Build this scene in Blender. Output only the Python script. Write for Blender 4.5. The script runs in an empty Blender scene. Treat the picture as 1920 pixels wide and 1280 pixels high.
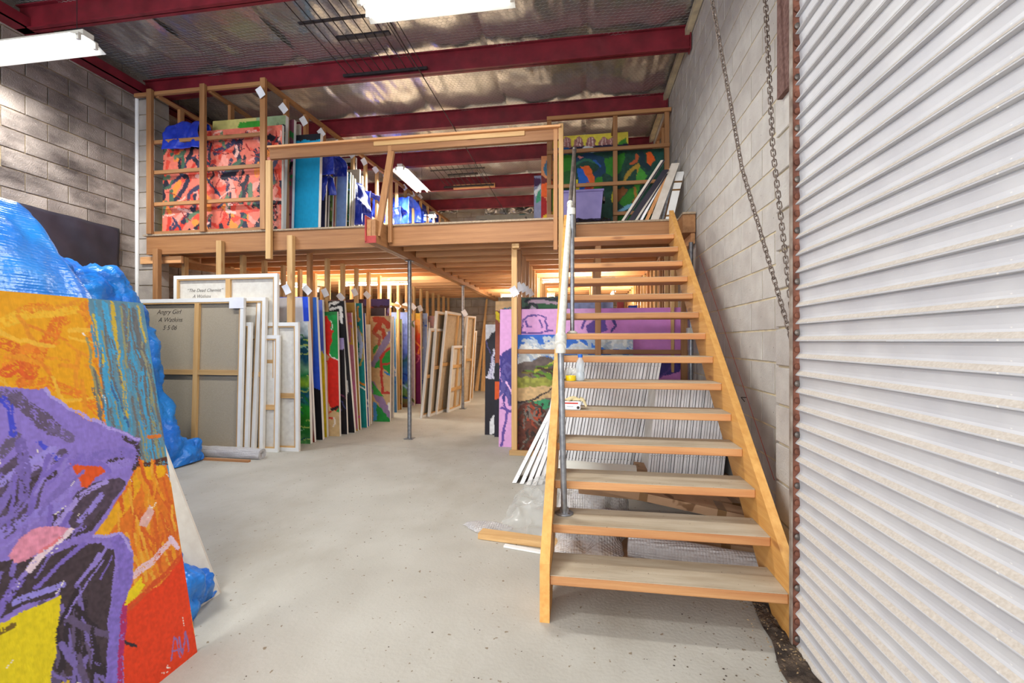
import bpy, math, random
import numpy as np
from mathutils import Vector, Matrix, noise as mnoise

# ---------------------------------------------------------------- camera, world, exposure
SC = bpy.context.scene
COL = SC.collection
YAW = math.radians(8.86); FPX = 853.33; EYE = 1.28
cam_d = bpy.data.cameras.new('camera'); cam_d.lens = 16.0; cam_d.sensor_width = 36.0
cam_d.clip_start = 0.03; cam_d.clip_end = 100
cam = bpy.data.objects.new('camera', cam_d); COL.objects.link(cam)
cam.location = (0, 0, EYE); cam.rotation_euler = (math.pi/2, 0, YAW)
SC.camera = cam
SC.view_settings.view_transform = 'Standard'; SC.view_settings.look = 'None'
SC.view_settings.gamma = 1.0; SC.view_settings.use_curve_mapping = False
SC.view_settings.exposure = 0.0
SC.cycles.max_bounces = 8; SC.cycles.diffuse_bounces = 5; SC.cycles.glossy_bounces = 4
SC.cycles.transmission_bounces = 6; SC.cycles.transparent_max_bounces = 12
SC.cycles.caustics_reflective = False; SC.cycles.caustics_refractive = False
SC.cycles.sample_clamp_indirect = 4.0
w = bpy.data.worlds.new('daylight'); SC.world = w; w.use_nodes = True
w.node_tree.nodes['Background'].inputs[0].default_value = (0.93, 0.96, 1.0, 1)
w.node_tree.nodes['Background'].inputs[1].default_value = 2.0

def lamp(name, loc, rot, sx, sy, power, color=(1, 1, 1)):
    l = bpy.data.lights.new(name, 'AREA'); l.shape = 'RECTANGLE'; l.size = sx; l.size_y = sy
    l.energy = power; l.color = color
    o = bpy.data.objects.new(name, l); COL.objects.link(o); o.location = loc; o.rotation_euler = rot
    return o
# added area light for daylight at the unseen open front, behind the camera
lamp('added_front_daylight', (-2.4, -4.6, 1.5), (math.pi/2, 0, -.12), 6.4, 2.9, 370, (0.97, 0.985, 1.0))

# ---------------------------------------------------------------- projection used to read positions off the photograph
_c, _s = math.cos(YAW), math.sin(YAW)
def ray(px, py):
    u = (px-960)/FPX; v = (640-py)/FPX
    return np.array([u*_c-_s, u*_s+_c, v])
def P(px, py, X=None, Y=None, Z=None):
    r = ray(px, py)
    d = X/r[0] if X is not None else (Y/r[1] if Y is not None else (Z-EYE)/r[2])
    return Vector((r[0]*d, r[1]*d, EYE+r[2]*d))

# ---------------------------------------------------------------- colours and materials
def lin(c):
    return tuple(((v/255.0)/12.92 if v/255.0 <= 0.04045 else ((v/255.0+0.055)/1.055)**2.4) for v in c)
def nd(nt, t, **kw):
    n = nt.nodes.new(t)
    for k, v in kw.items():
        if k.startswith('i_'):
            n.inputs[int(k[2:])].default_value = v
        else: setattr(n, k, v)
    return n
def base_mat(name, rough=0.6, metal=0.0, spec=0.5):
    m = bpy.data.materials.new(name); m.use_nodes = True
    b = m.node_tree.nodes['Principled BSDF']
    b.inputs['Roughness'].default_value = rough; b.inputs['Metallic'].default_value = metal
    b.inputs['Specular IOR Level'].default_value = spec
    return m, m.node_tree, b
def mat(name, c1, c2=None, scale=5.0, stretch=(1, 1, 1), rough=0.6, metal=0.0, bump=0.0, bscale=None,
        spec=0.4, detail=4.0, lo=0.35, hi=0.65, rand=0.0, specks=None):
    """noise blend of two colours, optional bump, per-object tint and dark specks"""
    m, nt, b = base_mat(name, rough, metal, spec); L = nt.links
    tc = nd(nt, 'ShaderNodeTexCoord'); mp = nd(nt, 'ShaderNodeMapping')
    mp.inputs['Scale'].default_value = stretch
    L.new(tc.outputs['Object'], mp.inputs['Vector'])
    oi = nd(nt, 'ShaderNodeObjectInfo')
    n = nd(nt, 'ShaderNodeTexNoise', noise_dimensions='4D'); n.inputs['Scale'].default_value = scale; n.inputs['Detail'].default_value = detail
    ml = nd(nt, 'ShaderNodeMath', operation='MULTIPLY'); ml.inputs[1].default_value = 37.0
    L.new(oi.outputs['Random'], ml.inputs[0]); L.new(ml.outputs[0], n.inputs['W'])
    L.new(mp.outputs[0], n.inputs['Vector'])
    r = nd(nt, 'ShaderNodeMapRange'); r.inputs[1].default_value = lo; r.inputs[2].default_value = hi
    L.new(n.outputs['Fac'], r.inputs[0])
    mx = nd(nt, 'ShaderNodeMix', data_type='RGBA')
    mx.inputs[6].default_value = (*lin(c1), 1); mx.inputs[7].default_value = (*lin(c2 or c1), 1)
    L.new(r.outputs[0], mx.inputs[0]); out = mx.outputs[2]
    if specks:
        n2 = nd(nt, 'ShaderNodeTexNoise'); n2.inputs['Scale'].default_value = specks[1]; n2.inputs['Detail'].default_value = 2
        L.new(tc.outputs['Object'], n2.inputs['Vector'])
        r2 = nd(nt, 'ShaderNodeMapRange'); r2.inputs[1].default_value = specks[2]; r2.inputs[2].default_value = specks[2]+0.04
        L.new(n2.outputs['Fac'], r2.inputs[0])
        m2 = nd(nt, 'ShaderNodeMix', data_type='RGBA'); m2.inputs[7].default_value = (*lin(specks[0]), 1)
        L.new(out, m2.inputs[6]); L.new(r2.outputs[0], m2.inputs[0]); out = m2.outputs[2]
    if rand:
        h = nd(nt, 'ShaderNodeHueSaturation'); rr = nd(nt, 'ShaderNodeMapRange')
        rr.inputs[3].default_value = 1-rand; rr.inputs[4].default_value = 1+rand
        L.new(oi.outputs['Random'], rr.inputs[0]); L.new(rr.outputs[0], h.inputs['Value']); L.new(out, h.inputs['Color']); out = h.outputs[0]
    L.new(out, b.inputs['Base Color'])
    if bump:
        n3 = nd(nt, 'ShaderNodeTexNoise'); n3.inputs['Scale'].default_value = bscale or scale*3; n3.inputs['Detail'].default_value = 5
        L.new(mp.outputs[0], n3.inputs['Vector'])
        bp = nd(nt, 'ShaderNodeBump'); bp.inputs['Strength'].default_value = bump; bp.inputs['Distance'].default_value = 0.02
        L.new(n3.outputs['Fac'], bp.inputs['Height']); L.new(bp.outputs[0], b.inputs['Normal'])
    return m
def wood_set(name, c1, c2, c3=(120, 75, 45), rough=0.55):
    """timber with grain running along x, y or z, pores and sparse knots"""
    res = {}
    for ax, st in (('x', (1.2, 22, 22)), ('y', (22, 1.2, 22)), ('z', (22, 22, 1.2))):
        m = mat(name+'_'+ax, c1, c2, scale=1.6, stretch=st, rough=rough, bump=0.15, bscale=5, rand=0.16, lo=0.3, hi=0.7, detail=6)
        nt = m.node_tree; L = nt.links; b = nt.nodes['Principled BSDF']
        src = b.inputs['Base Color'].links[0].from_socket
        tc = nd(nt, 'ShaderNodeTexCoord'); mp = nd(nt, 'ShaderNodeMapping')
        mp.inputs['Scale'].default_value = {'x': (2.2, 9, 9), 'y': (9, 2.2, 9), 'z': (9, 9, 2.2)}[ax]
        v = nd(nt, 'ShaderNodeTexVoronoi'); v.inputs['Scale'].default_value = 0.75; v.inputs['Randomness'].default_value = 1
        L.new(tc.outputs['Object'], mp.inputs[0]); L.new(mp.outputs[0], v.inputs['Vector'])
        r = nd(nt, 'ShaderNodeMapRange'); r.inputs[1].default_value = 0.05; r.inputs[2].default_value = 0.13; r.inputs[3].default_value = 0.75; r.inputs[4].default_value = 0
        L.new(v.outputs['Distance'], r.inputs[0])
        mx = nd(nt, 'ShaderNodeMix', data_type='RGBA'); mx.inputs[7].default_value = (*lin(c3), 1)
        L.new(src, mx.inputs[6]); L.new(r.outputs[0], mx.inputs[0]); L.new(mx.outputs[2], b.inputs['Base Color'])
        res[ax] = m
    return res
def emit(name, col, strength):
    m, nt, b = base_mat(name); b.inputs['Base Color'].default_value = (*col, 1)
    b.inputs['Emission Color'].default_value = (*col, 1); b.inputs['Emission Strength'].default_value = strength
    return m

M = {}
M['pine'] = wood_set('pine', (178, 130, 86), (154, 106, 66))
M['beam'] = wood_set('beam_pine', (164, 116, 74), (140, 94, 58))
M['pale'] = wood_set('pale_pine', (214, 176, 122), (194, 150, 96), (170, 110, 60))
M['redpine'] = wood_set('joist_pine', (222, 168, 116), (198, 140, 92), (110, 66, 42))
M['tread'] = wood_set('stair_pine', (205, 152, 100), (180, 120, 74), (140, 88, 56))
M['stringer'] = wood_set('stringer_pine', (226, 172, 98), (205, 146, 74), (150, 96, 52))
M['dustytop'] = mat('dusty_tread_top', (188, 174, 152), (165, 148, 124), 3, (1, 6, 1), 0.85, bump=0.1, specks=((90, 75, 60), 70, 0.72))
M['concrete'] = mat('concrete_floor', (188, 185, 176), (168, 163, 153), 2.3, rough=0.72, bump=0.12, bscale=60, detail=8, lo=0.25, hi=0.75, specks=((132, 118, 98), 34, 0.685))
M['block_r'] = mat('pale_block', (202, 198, 191), (186, 180, 174), 7, rough=0.85, bump=0.25, bscale=90, rand=0.05, specks=((120, 112, 106), 60, 0.74))
M['block_l'] = mat('weathered_block', (172, 160, 150), (128, 117, 110), 2.6, rough=0.9, bump=0.4, bscale=80, rand=0.14, detail=8, specks=((205, 198, 190), 45, 0.70))
M['block_b'] = mat('grey_block', (178, 168, 158), (150, 141, 132), 4, rough=0.9, bump=0.25, bscale=80, rand=0.1)
M['mortar_l'] = mat('mortar_tan', (170, 150, 118), (118, 104, 90), 9, rough=0.95, bump=0.3, bscale=100)
M['mortar_r'] = mat('mortar_cream', (222, 208, 172), (186, 172, 146), 9, rough=0.95, bump=0.3, bscale=100)
M['maroon'] = mat('maroon_steel', (132, 38, 50), (104, 28, 38), 6, rough=0.42, spec=0.4, bump=0.03)
M['rusty'] = mat('rusty_steel', (124, 92, 84), (92, 60, 52), 45, rough=0.8, bump=0.2, detail=6)
M['rust2'] = mat('rust_brown', (134, 84, 64), (84, 50, 40), 20, rough=0.85, bump=0.2)
M['gal'] = mat('galvanised_pipe', (158, 160, 164), (128, 130, 136), 30, rough=0.4, metal=0.75, bump=0.05)
M['gal_white'] = mat('painted_pipe', (220, 218, 208), (196, 192, 182), 25, rough=0.5, bump=0.06, specks=((120, 112, 100), 60, 0.7))
M['darkpipe'] = mat('dark_pipe', (122, 112, 104), (90, 82, 78), 20, rough=0.45, metal=0.5)
M['slat'] = mat('curtain_steel', (200, 200, 202), (186, 186, 190), 5, rough=0.45, metal=0.0, spec=0.5, bump=0.02, bscale=60, specks=((228, 226, 220), 50, 0.72))
M['dust'] = mat('dust_on_ledge', (202, 194, 184), (188, 178, 166), 140, rough=0.9, bump=0.15, bscale=80)
M['chain'] = mat('chain_steel', (132, 118, 108), (84, 70, 62), 60, rough=0.4, metal=0.6)
M['white'] = mat('white_paint_edge', (240, 239, 236), (232, 230, 226), 6, rough=0.7, bump=0.05, bscale=60, specks=((170, 160, 150), 160, 0.74))
M['white2'] = mat('white_stapled_edge', (252, 251, 251), (240, 238, 238), 14, rough=0.7, rand=0.05, specks=((130, 116, 108), 60, 0.70))
M['linen'] = mat('raw_linen', (176, 163, 142), (164, 151, 130), 120, rough=0.9, bump=0.08, bscale=300)
M['cream'] = mat('primed_canvas_back', (226, 222, 212), (214, 208, 198), 20, rough=0.9)
M['tan_linen'] = mat('tan_canvas_back', (202, 186, 160), (190, 172, 146), 20, rough=0.9)
M['paper'] = mat('white_paper', (240, 240, 244), (228, 228, 234), 8, rough=0.8)
M['black_plastic'] = mat('black_plastic', (22, 20, 22), (34, 32, 34), 6, rough=0.25, bump=0.5, bscale=9)
M['lilac_plastic'] = mat('lilac_plastic', (134, 122, 176), (120, 108, 164), 8, rough=0.45)
M['darksheet'] = mat('dark_sheet', (58, 54, 64), (46, 43, 52), 5, rough=0.42, bump=0.3, bscale=4)
M['card'] = mat('brown_cardboard', (178, 144, 112), (160, 126, 96), 6, rough=0.8, bump=0.05, specks=((120, 88, 60), 9, 0.68))
M['card_tape'] = mat('brown_tape', (134, 100, 62), (118, 86, 52), 9, rough=0.35)
M['foam'] = mat('pale_board', (218, 208, 196), (202, 190, 176), 9, rough=0.7, rand=0.08)
M['cloth'] = mat('cream_glove', (222, 206, 162), (204, 186, 140), 15, rough=0.9, bump=0.2)
M['yellow'] = mat('yellow_tape', (240, 208, 30), (228, 192, 24), 8, rough=0.3)
M['blue_cap'] = mat('blue_cap', (40, 110, 210), (30, 95, 190), 8, rough=0.35)
M['ink'] = mat('ink', (60, 52, 48), (70, 62, 56), 8, rough=0.9)
M['redprint'] = mat('red_print', (206, 74, 60), (196, 66, 54), 8, rough=0.6)
M['soil'] = mat('damp_soil', (104, 88, 74), (52, 42, 36), 14, rough=0.95, bump=0.9, bscale=50, detail=9)
M['leaf'] = mat('dry_leaf', (162, 138, 104), (104, 82, 58), 10, rough=0.9, rand=0.3)
M['wire'] = mat('wire_netting', (186, 182, 176), (140, 136, 132), 30, rough=0.4, metal=0.5)
M['cage'] = mat('black_bar', (56, 50, 52), (42, 38, 40), 20, rough=0.5, metal=0.3)
M['lampwhite'] = mat('white_enamel', (226, 224, 214), (214, 210, 200), 8, rough=0.4)
M['tube'] = emit('lit_tube', (1.0, 1.0, 0.97), 16.0)
M['foil'] = mat('foil_sarking', (226, 222, 214), (200, 198, 198), 1.2, rough=0.28, metal=0.82, bump=0.4, bscale=2.2, lo=0.2, hi=0.8)
M['guide'] = mat('guide_steel', (150, 138, 126), (110, 92, 80), 20, rough=0.6)
M['chip'] = mat('chipboard', (176, 156, 132), (146, 126, 104), 60, rough=0.85)
M['redpaint'] = mat('red_painted_timber', (178, 66, 60), (150, 52, 48), 12, rough=0.6)
M['green'] = mat('green_plastic', (90, 120, 100), (60, 90, 70), 8, rough=0.5)

def tarp_mat(name, c1, c2, grid=0.0, rough=0.34):
    m = mat(name, c1, c2, 3.0, rough=rough, spec=0.6, bump=0.9, bscale=7.0)
    if grid:
        nt = m.node_tree; L = nt.links; b = nt.nodes['Principled BSDF']
        bp = [n for n in nt.nodes if n.type == 'BUMP'][0]
        tc = nd(nt, 'ShaderNodeTexCoord')
        for d in ('X', 'Y'):
            wv = nd(nt, 'ShaderNodeTexWave', bands_direction=d if d == 'X' else 'Z'); wv.inputs['Scale'].default_value = grid; wv.inputs['Distortion'].default_value = 0.4
            L.new(tc.outputs['Object'], wv.inputs['Vector'])
            b2 = nd(nt, 'ShaderNodeBump'); b2.inputs['Strength'].default_value = 0.18; b2.inputs['Distance'].default_value = 0.004
            L.new(wv.outputs['Fac'], b2.inputs['Height'])
            L.new(b.inputs['Normal'].links[0].from_socket, b2.inputs['Normal']); L.new(b2.outputs[0], b.inputs['Normal'])
    return m
M['tarp'] = tarp_mat('blue_tarp', (30, 138, 224), (14, 104, 204), 22)
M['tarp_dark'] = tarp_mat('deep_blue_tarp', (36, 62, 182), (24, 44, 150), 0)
M['tarp_pale'] = tarp_mat('lit_blue_tarp', (50, 90, 215), (34, 66, 190), 0)  # lighter copy of the deep blue, lamplight put into the colour
def film_mat(name, col, alpha, bubbles):
    m, nt, b = base_mat(name, 0.18, 0.0, 0.6); L = nt.links
    b.inputs['Base Color'].default_value = (*lin(col), 1); b.inputs['Alpha'].default_value = alpha
    tc = nd(nt, 'ShaderNodeTexCoord')
    if bubbles:
        v = nd(nt, 'ShaderNodeTexVoronoi'); v.inputs['Scale'].default_value = bubbles*.75; v.inputs['Randomness'].default_value = 0.15
        L.new(tc.outputs['Object'], v.inputs['Vector'])
        bp = nd(nt, 'ShaderNodeBump', invert=True); bp.inputs['Strength'].default_value = 1.0; bp.inputs['Distance'].default_value = 0.010
        L.new(v.outputs['Distance'], bp.inputs['Height']); L.new(bp.outputs[0], b.inputs['Normal'])
    else:
        v = nd(nt, 'ShaderNodeTexNoise'); v.inputs['Scale'].default_value = 9
        L.new(tc.outputs['Object'], v.inputs['Vector'])
        bp = nd(nt, 'ShaderNodeBump'); bp.inputs['Strength'].default_value = 0.6; bp.inputs['Distance'].default_value = 0.01
        L.new(v.outputs['Fac'], bp.inputs['Height']); L.new(bp.outputs[0], b.inputs['Normal'])
    return m
M['bubble'] = film_mat('bubble_wrap', (222, 218, 218), 0.66, 85)
M['film'] = film_mat('clear_film', (232, 234, 230), 0.34, 0)
M['film_roll'] = film_mat('film_roll', (226, 226, 216), 0.96, 0)
M['bottle'] = film_mat('clear_bottle', (214, 224, 230), 0.4, 0)

def paint_mat():
    m, nt, b = base_mat('oil_paint', 0.55, 0.0, 0.35); L = nt.links
    a = nd(nt, 'ShaderNodeAttribute', attribute_name='paint'); L.new(a.outputs['Color'], b.inputs['Base Color'])
    tc = nd(nt, 'ShaderNodeTexCoord'); n = nd(nt, 'ShaderNodeTexNoise'); n.inputs['Scale'].default_value = 60; n.inputs['Detail'].default_value = 6
    mp = nd(nt, 'ShaderNodeMapping'); mp.inputs['Rotation'].default_value = (0.5, 0.3, 0.7); mp.inputs['Scale'].default_value = (1, 1, 0.3)
    L.new(tc.outputs['Object'], mp.inputs[0]); L.new(mp.outputs[0], n.inputs['Vector'])
    bp = nd(nt, 'ShaderNodeBump'); bp.inputs['Strength'].default_value = 0.25; bp.inputs['Distance'].default_value = 0.01
    L.new(n.outputs['Fac'], bp.inputs['Height']); L.new(bp.outputs[0], b.inputs['Normal'])
    return m
M['paint'] = paint_mat()

# ---------------------------------------------------------------- object helpers
def empty(name, loc):
    o = bpy.data.objects.new(name, None); COL.objects.link(o); o.location = loc; o.empty_display_size = 0.1
    return o
def tag(o, label=None, cat=None, group=None, kind=None):
    if label: o['label'] = label
    if cat: o['category'] = cat
    if group: o['group'] = group
    if kind: o['kind'] = kind
    return o
def thing(name, loc, label, cat, group=None):
    return tag(empty(name, loc), label, cat, group)
class MB:
    def __init__(s): s.v = []; s.f = []; s.sm = []
    def add(s, vs, fs, smooth=False):
        b = len(s.v); s.v += [tuple(v) for v in vs]; s.f += [tuple(b+i for i in f) for f in fs]; s.sm += [smooth]*len(fs)
        return s
    def box(s, a, b):
        x0, x1 = sorted((a[0], b[0])); y0, y1 = sorted((a[1], b[1])); z0, z1 = sorted((a[2], b[2]))
        return s.add([(x0,y0,z0),(x1,y0,z0),(x1,y1,z0),(x0,y1,z0),(x0,y0,z1),(x1,y0,z1),(x1,y1,z1),(x0,y1,z1)],
              [(0,3,2,1),(4,5,6,7),(0,1,5,4),(1,2,6,5),(2,3,7,6),(3,0,4,7)])
    def cbox(s, a, b, c=0.004):
        """box with chamfered long edges: a real bevel on all twelve edges"""
        x0, x1 = sorted((a[0], b[0])); y0, y1 = sorted((a[1], b[1])); z0, z1 = sorted((a[2], b[2]))
        c = min(c, (x1-x0)*.45, (y1-y0)*.45, (z1-z0)*.45)
        V = []
        for z, i in ((z0, c), (z0+c, 0), (z1-c, 0), (z1, c)):
            V += [(x0+i,y0+i+(c if not i else 0),z),(x0+i+(c if not i else 0),y0+i,z),(x1-i-(c if not i else 0),y0+i,z),(x1-i,y0+i+(c if not i else 0),z),
                  (x1-i,y1-i-(c if not i else 0),z),(x1-i-(c if not i else 0),y1-i,z),(x0+i+(c if not i else 0),y1-i,z),(x0+i,y1-i-(c if not i else 0),z)]
        F = [tuple(range(7, -1, -1)), tuple(range(24, 32))]
        for k in range(3):
            for i in range(8):
                j = (i+1) % 8; F.append((k*8+i, k*8+j, (k+1)*8+j, (k+1)*8+i))
        return s.add(V, F)
    def hexa(s, p):  # eight corners: bottom four, top four
        return s.add(p, [(0,3,2,1),(4,5,6,7),(0,1,5,4),(1,2,6,5),(2,3,7,6),(3,0,4,7)])
    def obox(s, o, U, V, W):
        o, U, V, W = Vector(o), Vector(U), Vector(V), Vector(W)
        if U.cross(V).dot(W) < 0: U, V = V, U
        return s.hexa([o, o+U, o+U+V, o+V, o+W, o+U+W, o+U+V+W, o+V+W])
    def tube(s, a, b, r, n=10, r2=None, caps=True, smooth=True):
        a, b = Vector(a), Vector(b); d = (b-a).normalized(); r2 = r if r2 is None else r2
        x = d.orthogonal().normalized(); y = d.cross(x)
        vs = []
        for p, q in ((a, r), (b, r2)):
            for i in range(n):
                t = 2*math.pi*i/n; vs.append(p+(x*math.cos(t)+y*math.sin(t))*q)
        s.add(vs, [(i, (i+1) % n, n+(i+1) % n, n+i) for i in range(n)], smooth)
        if caps: s.add(vs[:n], [tuple(range(n-1, -1, -1))]); s.add(vs[n:], [tuple(range(n))])
        return s
    def lathe(s, c, prof, n=16, axis=(0, 0, 1)):
        c = Vector(c); d = Vector(axis).normalized(); x = d.orthogonal().normalized(); y = d.cross(x); vs = []
        for r, h in prof:
            for i in range(n):
                t = 2*math.pi*i/n; vs.append(c+d*h+(x*math.cos(t)+y*math.sin(t))*max(r, 1e-4))
        fs = [(k*n+i, k*n+(i+1) % n, (k+1)*n+(i+1) % n, (k+1)*n+i) for k in range(len(prof)-1) for i in range(n)]
        return s.add(vs, fs, True)
    def grid(s, fn, nu, nv, smooth=True):
        vs = [fn(i/(nu-1), j/(nv-1)) for j in range(nv) for i in range(nu)]
        fs = [(j*nu+i, j*nu+i+1, (j+1)*nu+i+1, (j+1)*nu+i) for j in range(nv-1) for i in range(nu-1)]
        return s.add(vs, fs, smooth)
    def build(s, name, m, parent=None, origin=None):
        if parent is not None: org = Vector(parent['_o']) if '_o' in parent else parent.location.copy()
        elif origin is not None: org = Vector(origin)
        else:
            a = np.array(s.v); org = Vector(((a[:,0].min()+a[:,0].max())/2, (a[:,1].min()+a[:,1].max())/2, a[:,2].min()))
        me = bpy.data.meshes.new(name)
        if isinstance(m, dict):
            a = np.array(s.v); m = m['xyz'[int(np.argmax(a.max(0)-a.min(0)))]]
        me.from_pydata([(x-org[0], y-org[1], z-org[2]) for x, y, z in s.v], [], s.f)
        me.polygons.foreach_set('use_smooth', s.sm); me.materials.append(m); me.update()
        o = bpy.data.objects.new(name, me); COL.objects.link(o)
        if parent is not None: o.parent = parent; o['_o'] = tuple(org)
        else: o.location = org; o['_o'] = tuple(org)
        return o
def timber(name, a, b, m, parent, label=None, c=0.003):
    d = [abs(a[i]-b[i]) for i in range(3)]; ax = 'xyz'[d.index(max(d))]
    o = MB().cbox(a, b, c).build(name, m[ax] if isinstance(m, dict) else m, parent)
    if label: o['label'] = label
    return o
def obar(name, p, q, wd, th, m, parent, up=(0, 0, 1)):
    """straight bar between two points, wd across, th thick"""
    p, q = Vector(p), Vector(q); d = q-p; up = Vector(up); sd = d.cross(up).normalized(); n = sd.cross(d).normalized()
    o = MB().obox(p-sd*wd/2-n*th/2, d, sd*wd, n*th).build(name, m, parent)
    return o

# ---------------------------------------------------------------- painted canvases
def vnoise(h, w_, s, rng):
    gh, gw = int(h/s)+3, int(w_/s)+3; g = rng.random((gh, gw))
    y = np.arange(h)/s; x = np.arange(w_)/s; yi = y.astype(int); xi = x.astype(int); fy = (y-yi)[:, None]; fx = (x-xi)[None, :]
    fy = fy*fy*(3-2*fy); fx = fx*fx*(3-2*fx)
    return (g[yi][:, xi]*(1-fy)*(1-fx)+g[yi+1][:, xi]*fy*(1-fx)+g[yi][:, xi+1]*(1-fy)*fx+g[yi+1][:, xi+1]*fy*fx)
class Art:
    """colour field of a canvas; every mark is given in photograph pixels and mapped to the canvas plane by tofn"""
    def __init__(s, wd, ht, res, tofn, seed=1, rough=0.012):
        s.rng = np.random.default_rng(seed); s.nx = max(3, int(wd/res)+1); s.ny = max(3, int(ht/res)+1); s.wd = wd; s.ht = ht; s.to = tofn
        X, Y = np.meshgrid(np.linspace(0, wd, s.nx), np.linspace(0, ht, s.ny))
        k = max(4, 0.05/res)
        s.X0, s.Y0 = X, Y
        s.X = X+(vnoise(s.ny, s.nx, k, s.rng)-.5)*rough*2+(s.rng.random(X.shape)-.5)*rough*.5; s.Y = Y+(vnoise(s.ny, s.nx, k, s.rng)-.5)*rough*2+(s.rng.random(X.shape)-.5)*rough*.5
        s.c = np.zeros((s.ny, s.nx, 3)); s.res = res
    def pts(s, pp): return [s.to(p) for p in pp]
    def put(s, mask, col, br=0.05):
        col = np.array(lin(col)); n = 1+(vnoise(s.ny, s.nx, 2.5, s.rng)[..., None]-.5)*br*4
        s.c = np.where(mask[..., None], col*n, s.c)
    def fill(s, col, br=0.05): s.put(np.ones((s.ny, s.nx), bool), col, br)
    def poly(s, col, pp, br=0.06):
        q = s.pts(pp); m = np.zeros((s.ny, s.nx), bool); n = len(q)
        for i in range(n):
            x0, y0 = q[i]; x1, y1 = q[(i+1) % n]
            if y0 == y1: continue
            c = ((y0 > s.Y) != (y1 > s.Y)) & (s.X < (x1-x0)*(s.Y-y0)/(y1-y0)+x0); m ^= c
        s.put(m, col, br)
    def line(s, col, wpx, pp, dry=0.0):
        """polyline brush stroke, width in metres; dry>0 breaks it into bristle streaks"""
        q = s.pts(pp); best = np.full(s.X.shape, 9e9); al = np.zeros(s.X.shape); sd = np.zeros(s.X.shape)
        for (x0, y0), (x1, y1) in zip(q, q[1:]):
            dx, dy = x1-x0, y1-y0; l2 = dx*dx+dy*dy+1e-9
            t = np.clip(((s.X-x0)*dx+(s.Y-y0)*dy)/l2, 0, 1); d = np.hypot(s.X-x0-t*dx, s.Y-y0-t*dy)
            sg = ((s.X-x0)*dy-(s.Y-y0)*dx)/math.sqrt(l2)
            sd = np.where(d < best, sg, sd); best = np.minimum(best, d)
        m = best < wpx/2
        if dry > 0:
            br = s.rng.random(64); k = np.clip(((sd/wpx)+.5)*40, 0, 63).astype(int)
            m &= (br[k]*.6+vnoise(s.ny, s.nx, 3, s.rng)*.6) > dry
        s.put(m, col, 0.05)
    def grad(s, stops, br=0.04):
        """vertical colour bands: (fraction from top, colour)"""
        t = (s.Y/s.ht+(vnoise(s.ny, s.nx, 6, s.rng)-.5)*.06); ps = [a for a, _ in stops]; cs = np.array([lin(b) for _, b in stops])
        out = np.stack([np.interp(t, ps, cs[:, i]) for i in range(3)], -1); n = 1+(vnoise(s.ny, s.nx, 2.5, s.rng)[..., None]-.5)*br*4
        s.c = out*n
    def strokes(s, cols, n, wr, lr, box=None, ang=None, seed=0, curv=.9):
        r = random.Random(seed); x0, y0, x1, y1 = box or (0, 0, s.wd, s.ht); keep = s.to; s.to = lambda p: p
        for _ in range(n):
            x, y = r.uniform(x0, x1), r.uniform(y0, y1); a = r.uniform(0, math.pi) if ang is None else r.gauss(ang[0], ang[1]); l = r.uniform(*lr); k = r.uniform(-curv, curv)
            mid = (x+math.cos(a)*l/2, y+math.sin(a)*l/2); e = (mid[0]+math.cos(a+k)*l/2, mid[1]+math.sin(a+k)*l/2)
            s.line(r.choice(cols), r.uniform(*wr), [(x, y), mid, e], dry=r.choice([0, 0, .35]))
        s.to = keep
    def mesh(s, name, O, U, V, parent):
        """grid on the plane: O top-left, U right unit, V down unit"""
        o = np.array(parent['_o'] if '_o' in parent else parent.location)
        O, U, V = np.array(O)-o, np.array(U), np.array(V)
        co = (O[None, None]+s.X0[..., None]*U+s.Y0[..., None]*V).reshape(-1, 3); me = bpy.data.meshes.new(name)
        n, mm = s.nx, s.ny; idx = np.arange(n*mm).reshape(mm, n)
        f = np.stack([idx[:-1, :-1], idx[1:, :-1], idx[1:, 1:], idx[:-1, 1:]], -1).reshape(-1, 4)
        me.vertices.add(len(co)); me.vertices.foreach_set('co', co.ravel()); me.loops.add(f.size); me.loops.foreach_set('vertex_index', f.ravel())
        me.polygons.add(len(f)); me.polygons.foreach_set('loop_start', np.arange(len(f))*4); me.update(calc_edges=True)
        at = me.color_attributes.new('paint', 'FLOAT_COLOR', 'POINT')
        rgba = np.concatenate([np.clip(s.c, 0, 1).reshape(-1, 3), np.ones((n*mm, 1))], 1); at.data.foreach_set('color', rgba.ravel().astype(np.float32))
        me.materials.append(M['paint']); ob = bpy.data.objects.new(name, me); COL.objects.link(ob); ob.parent = parent
        return ob

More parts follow.
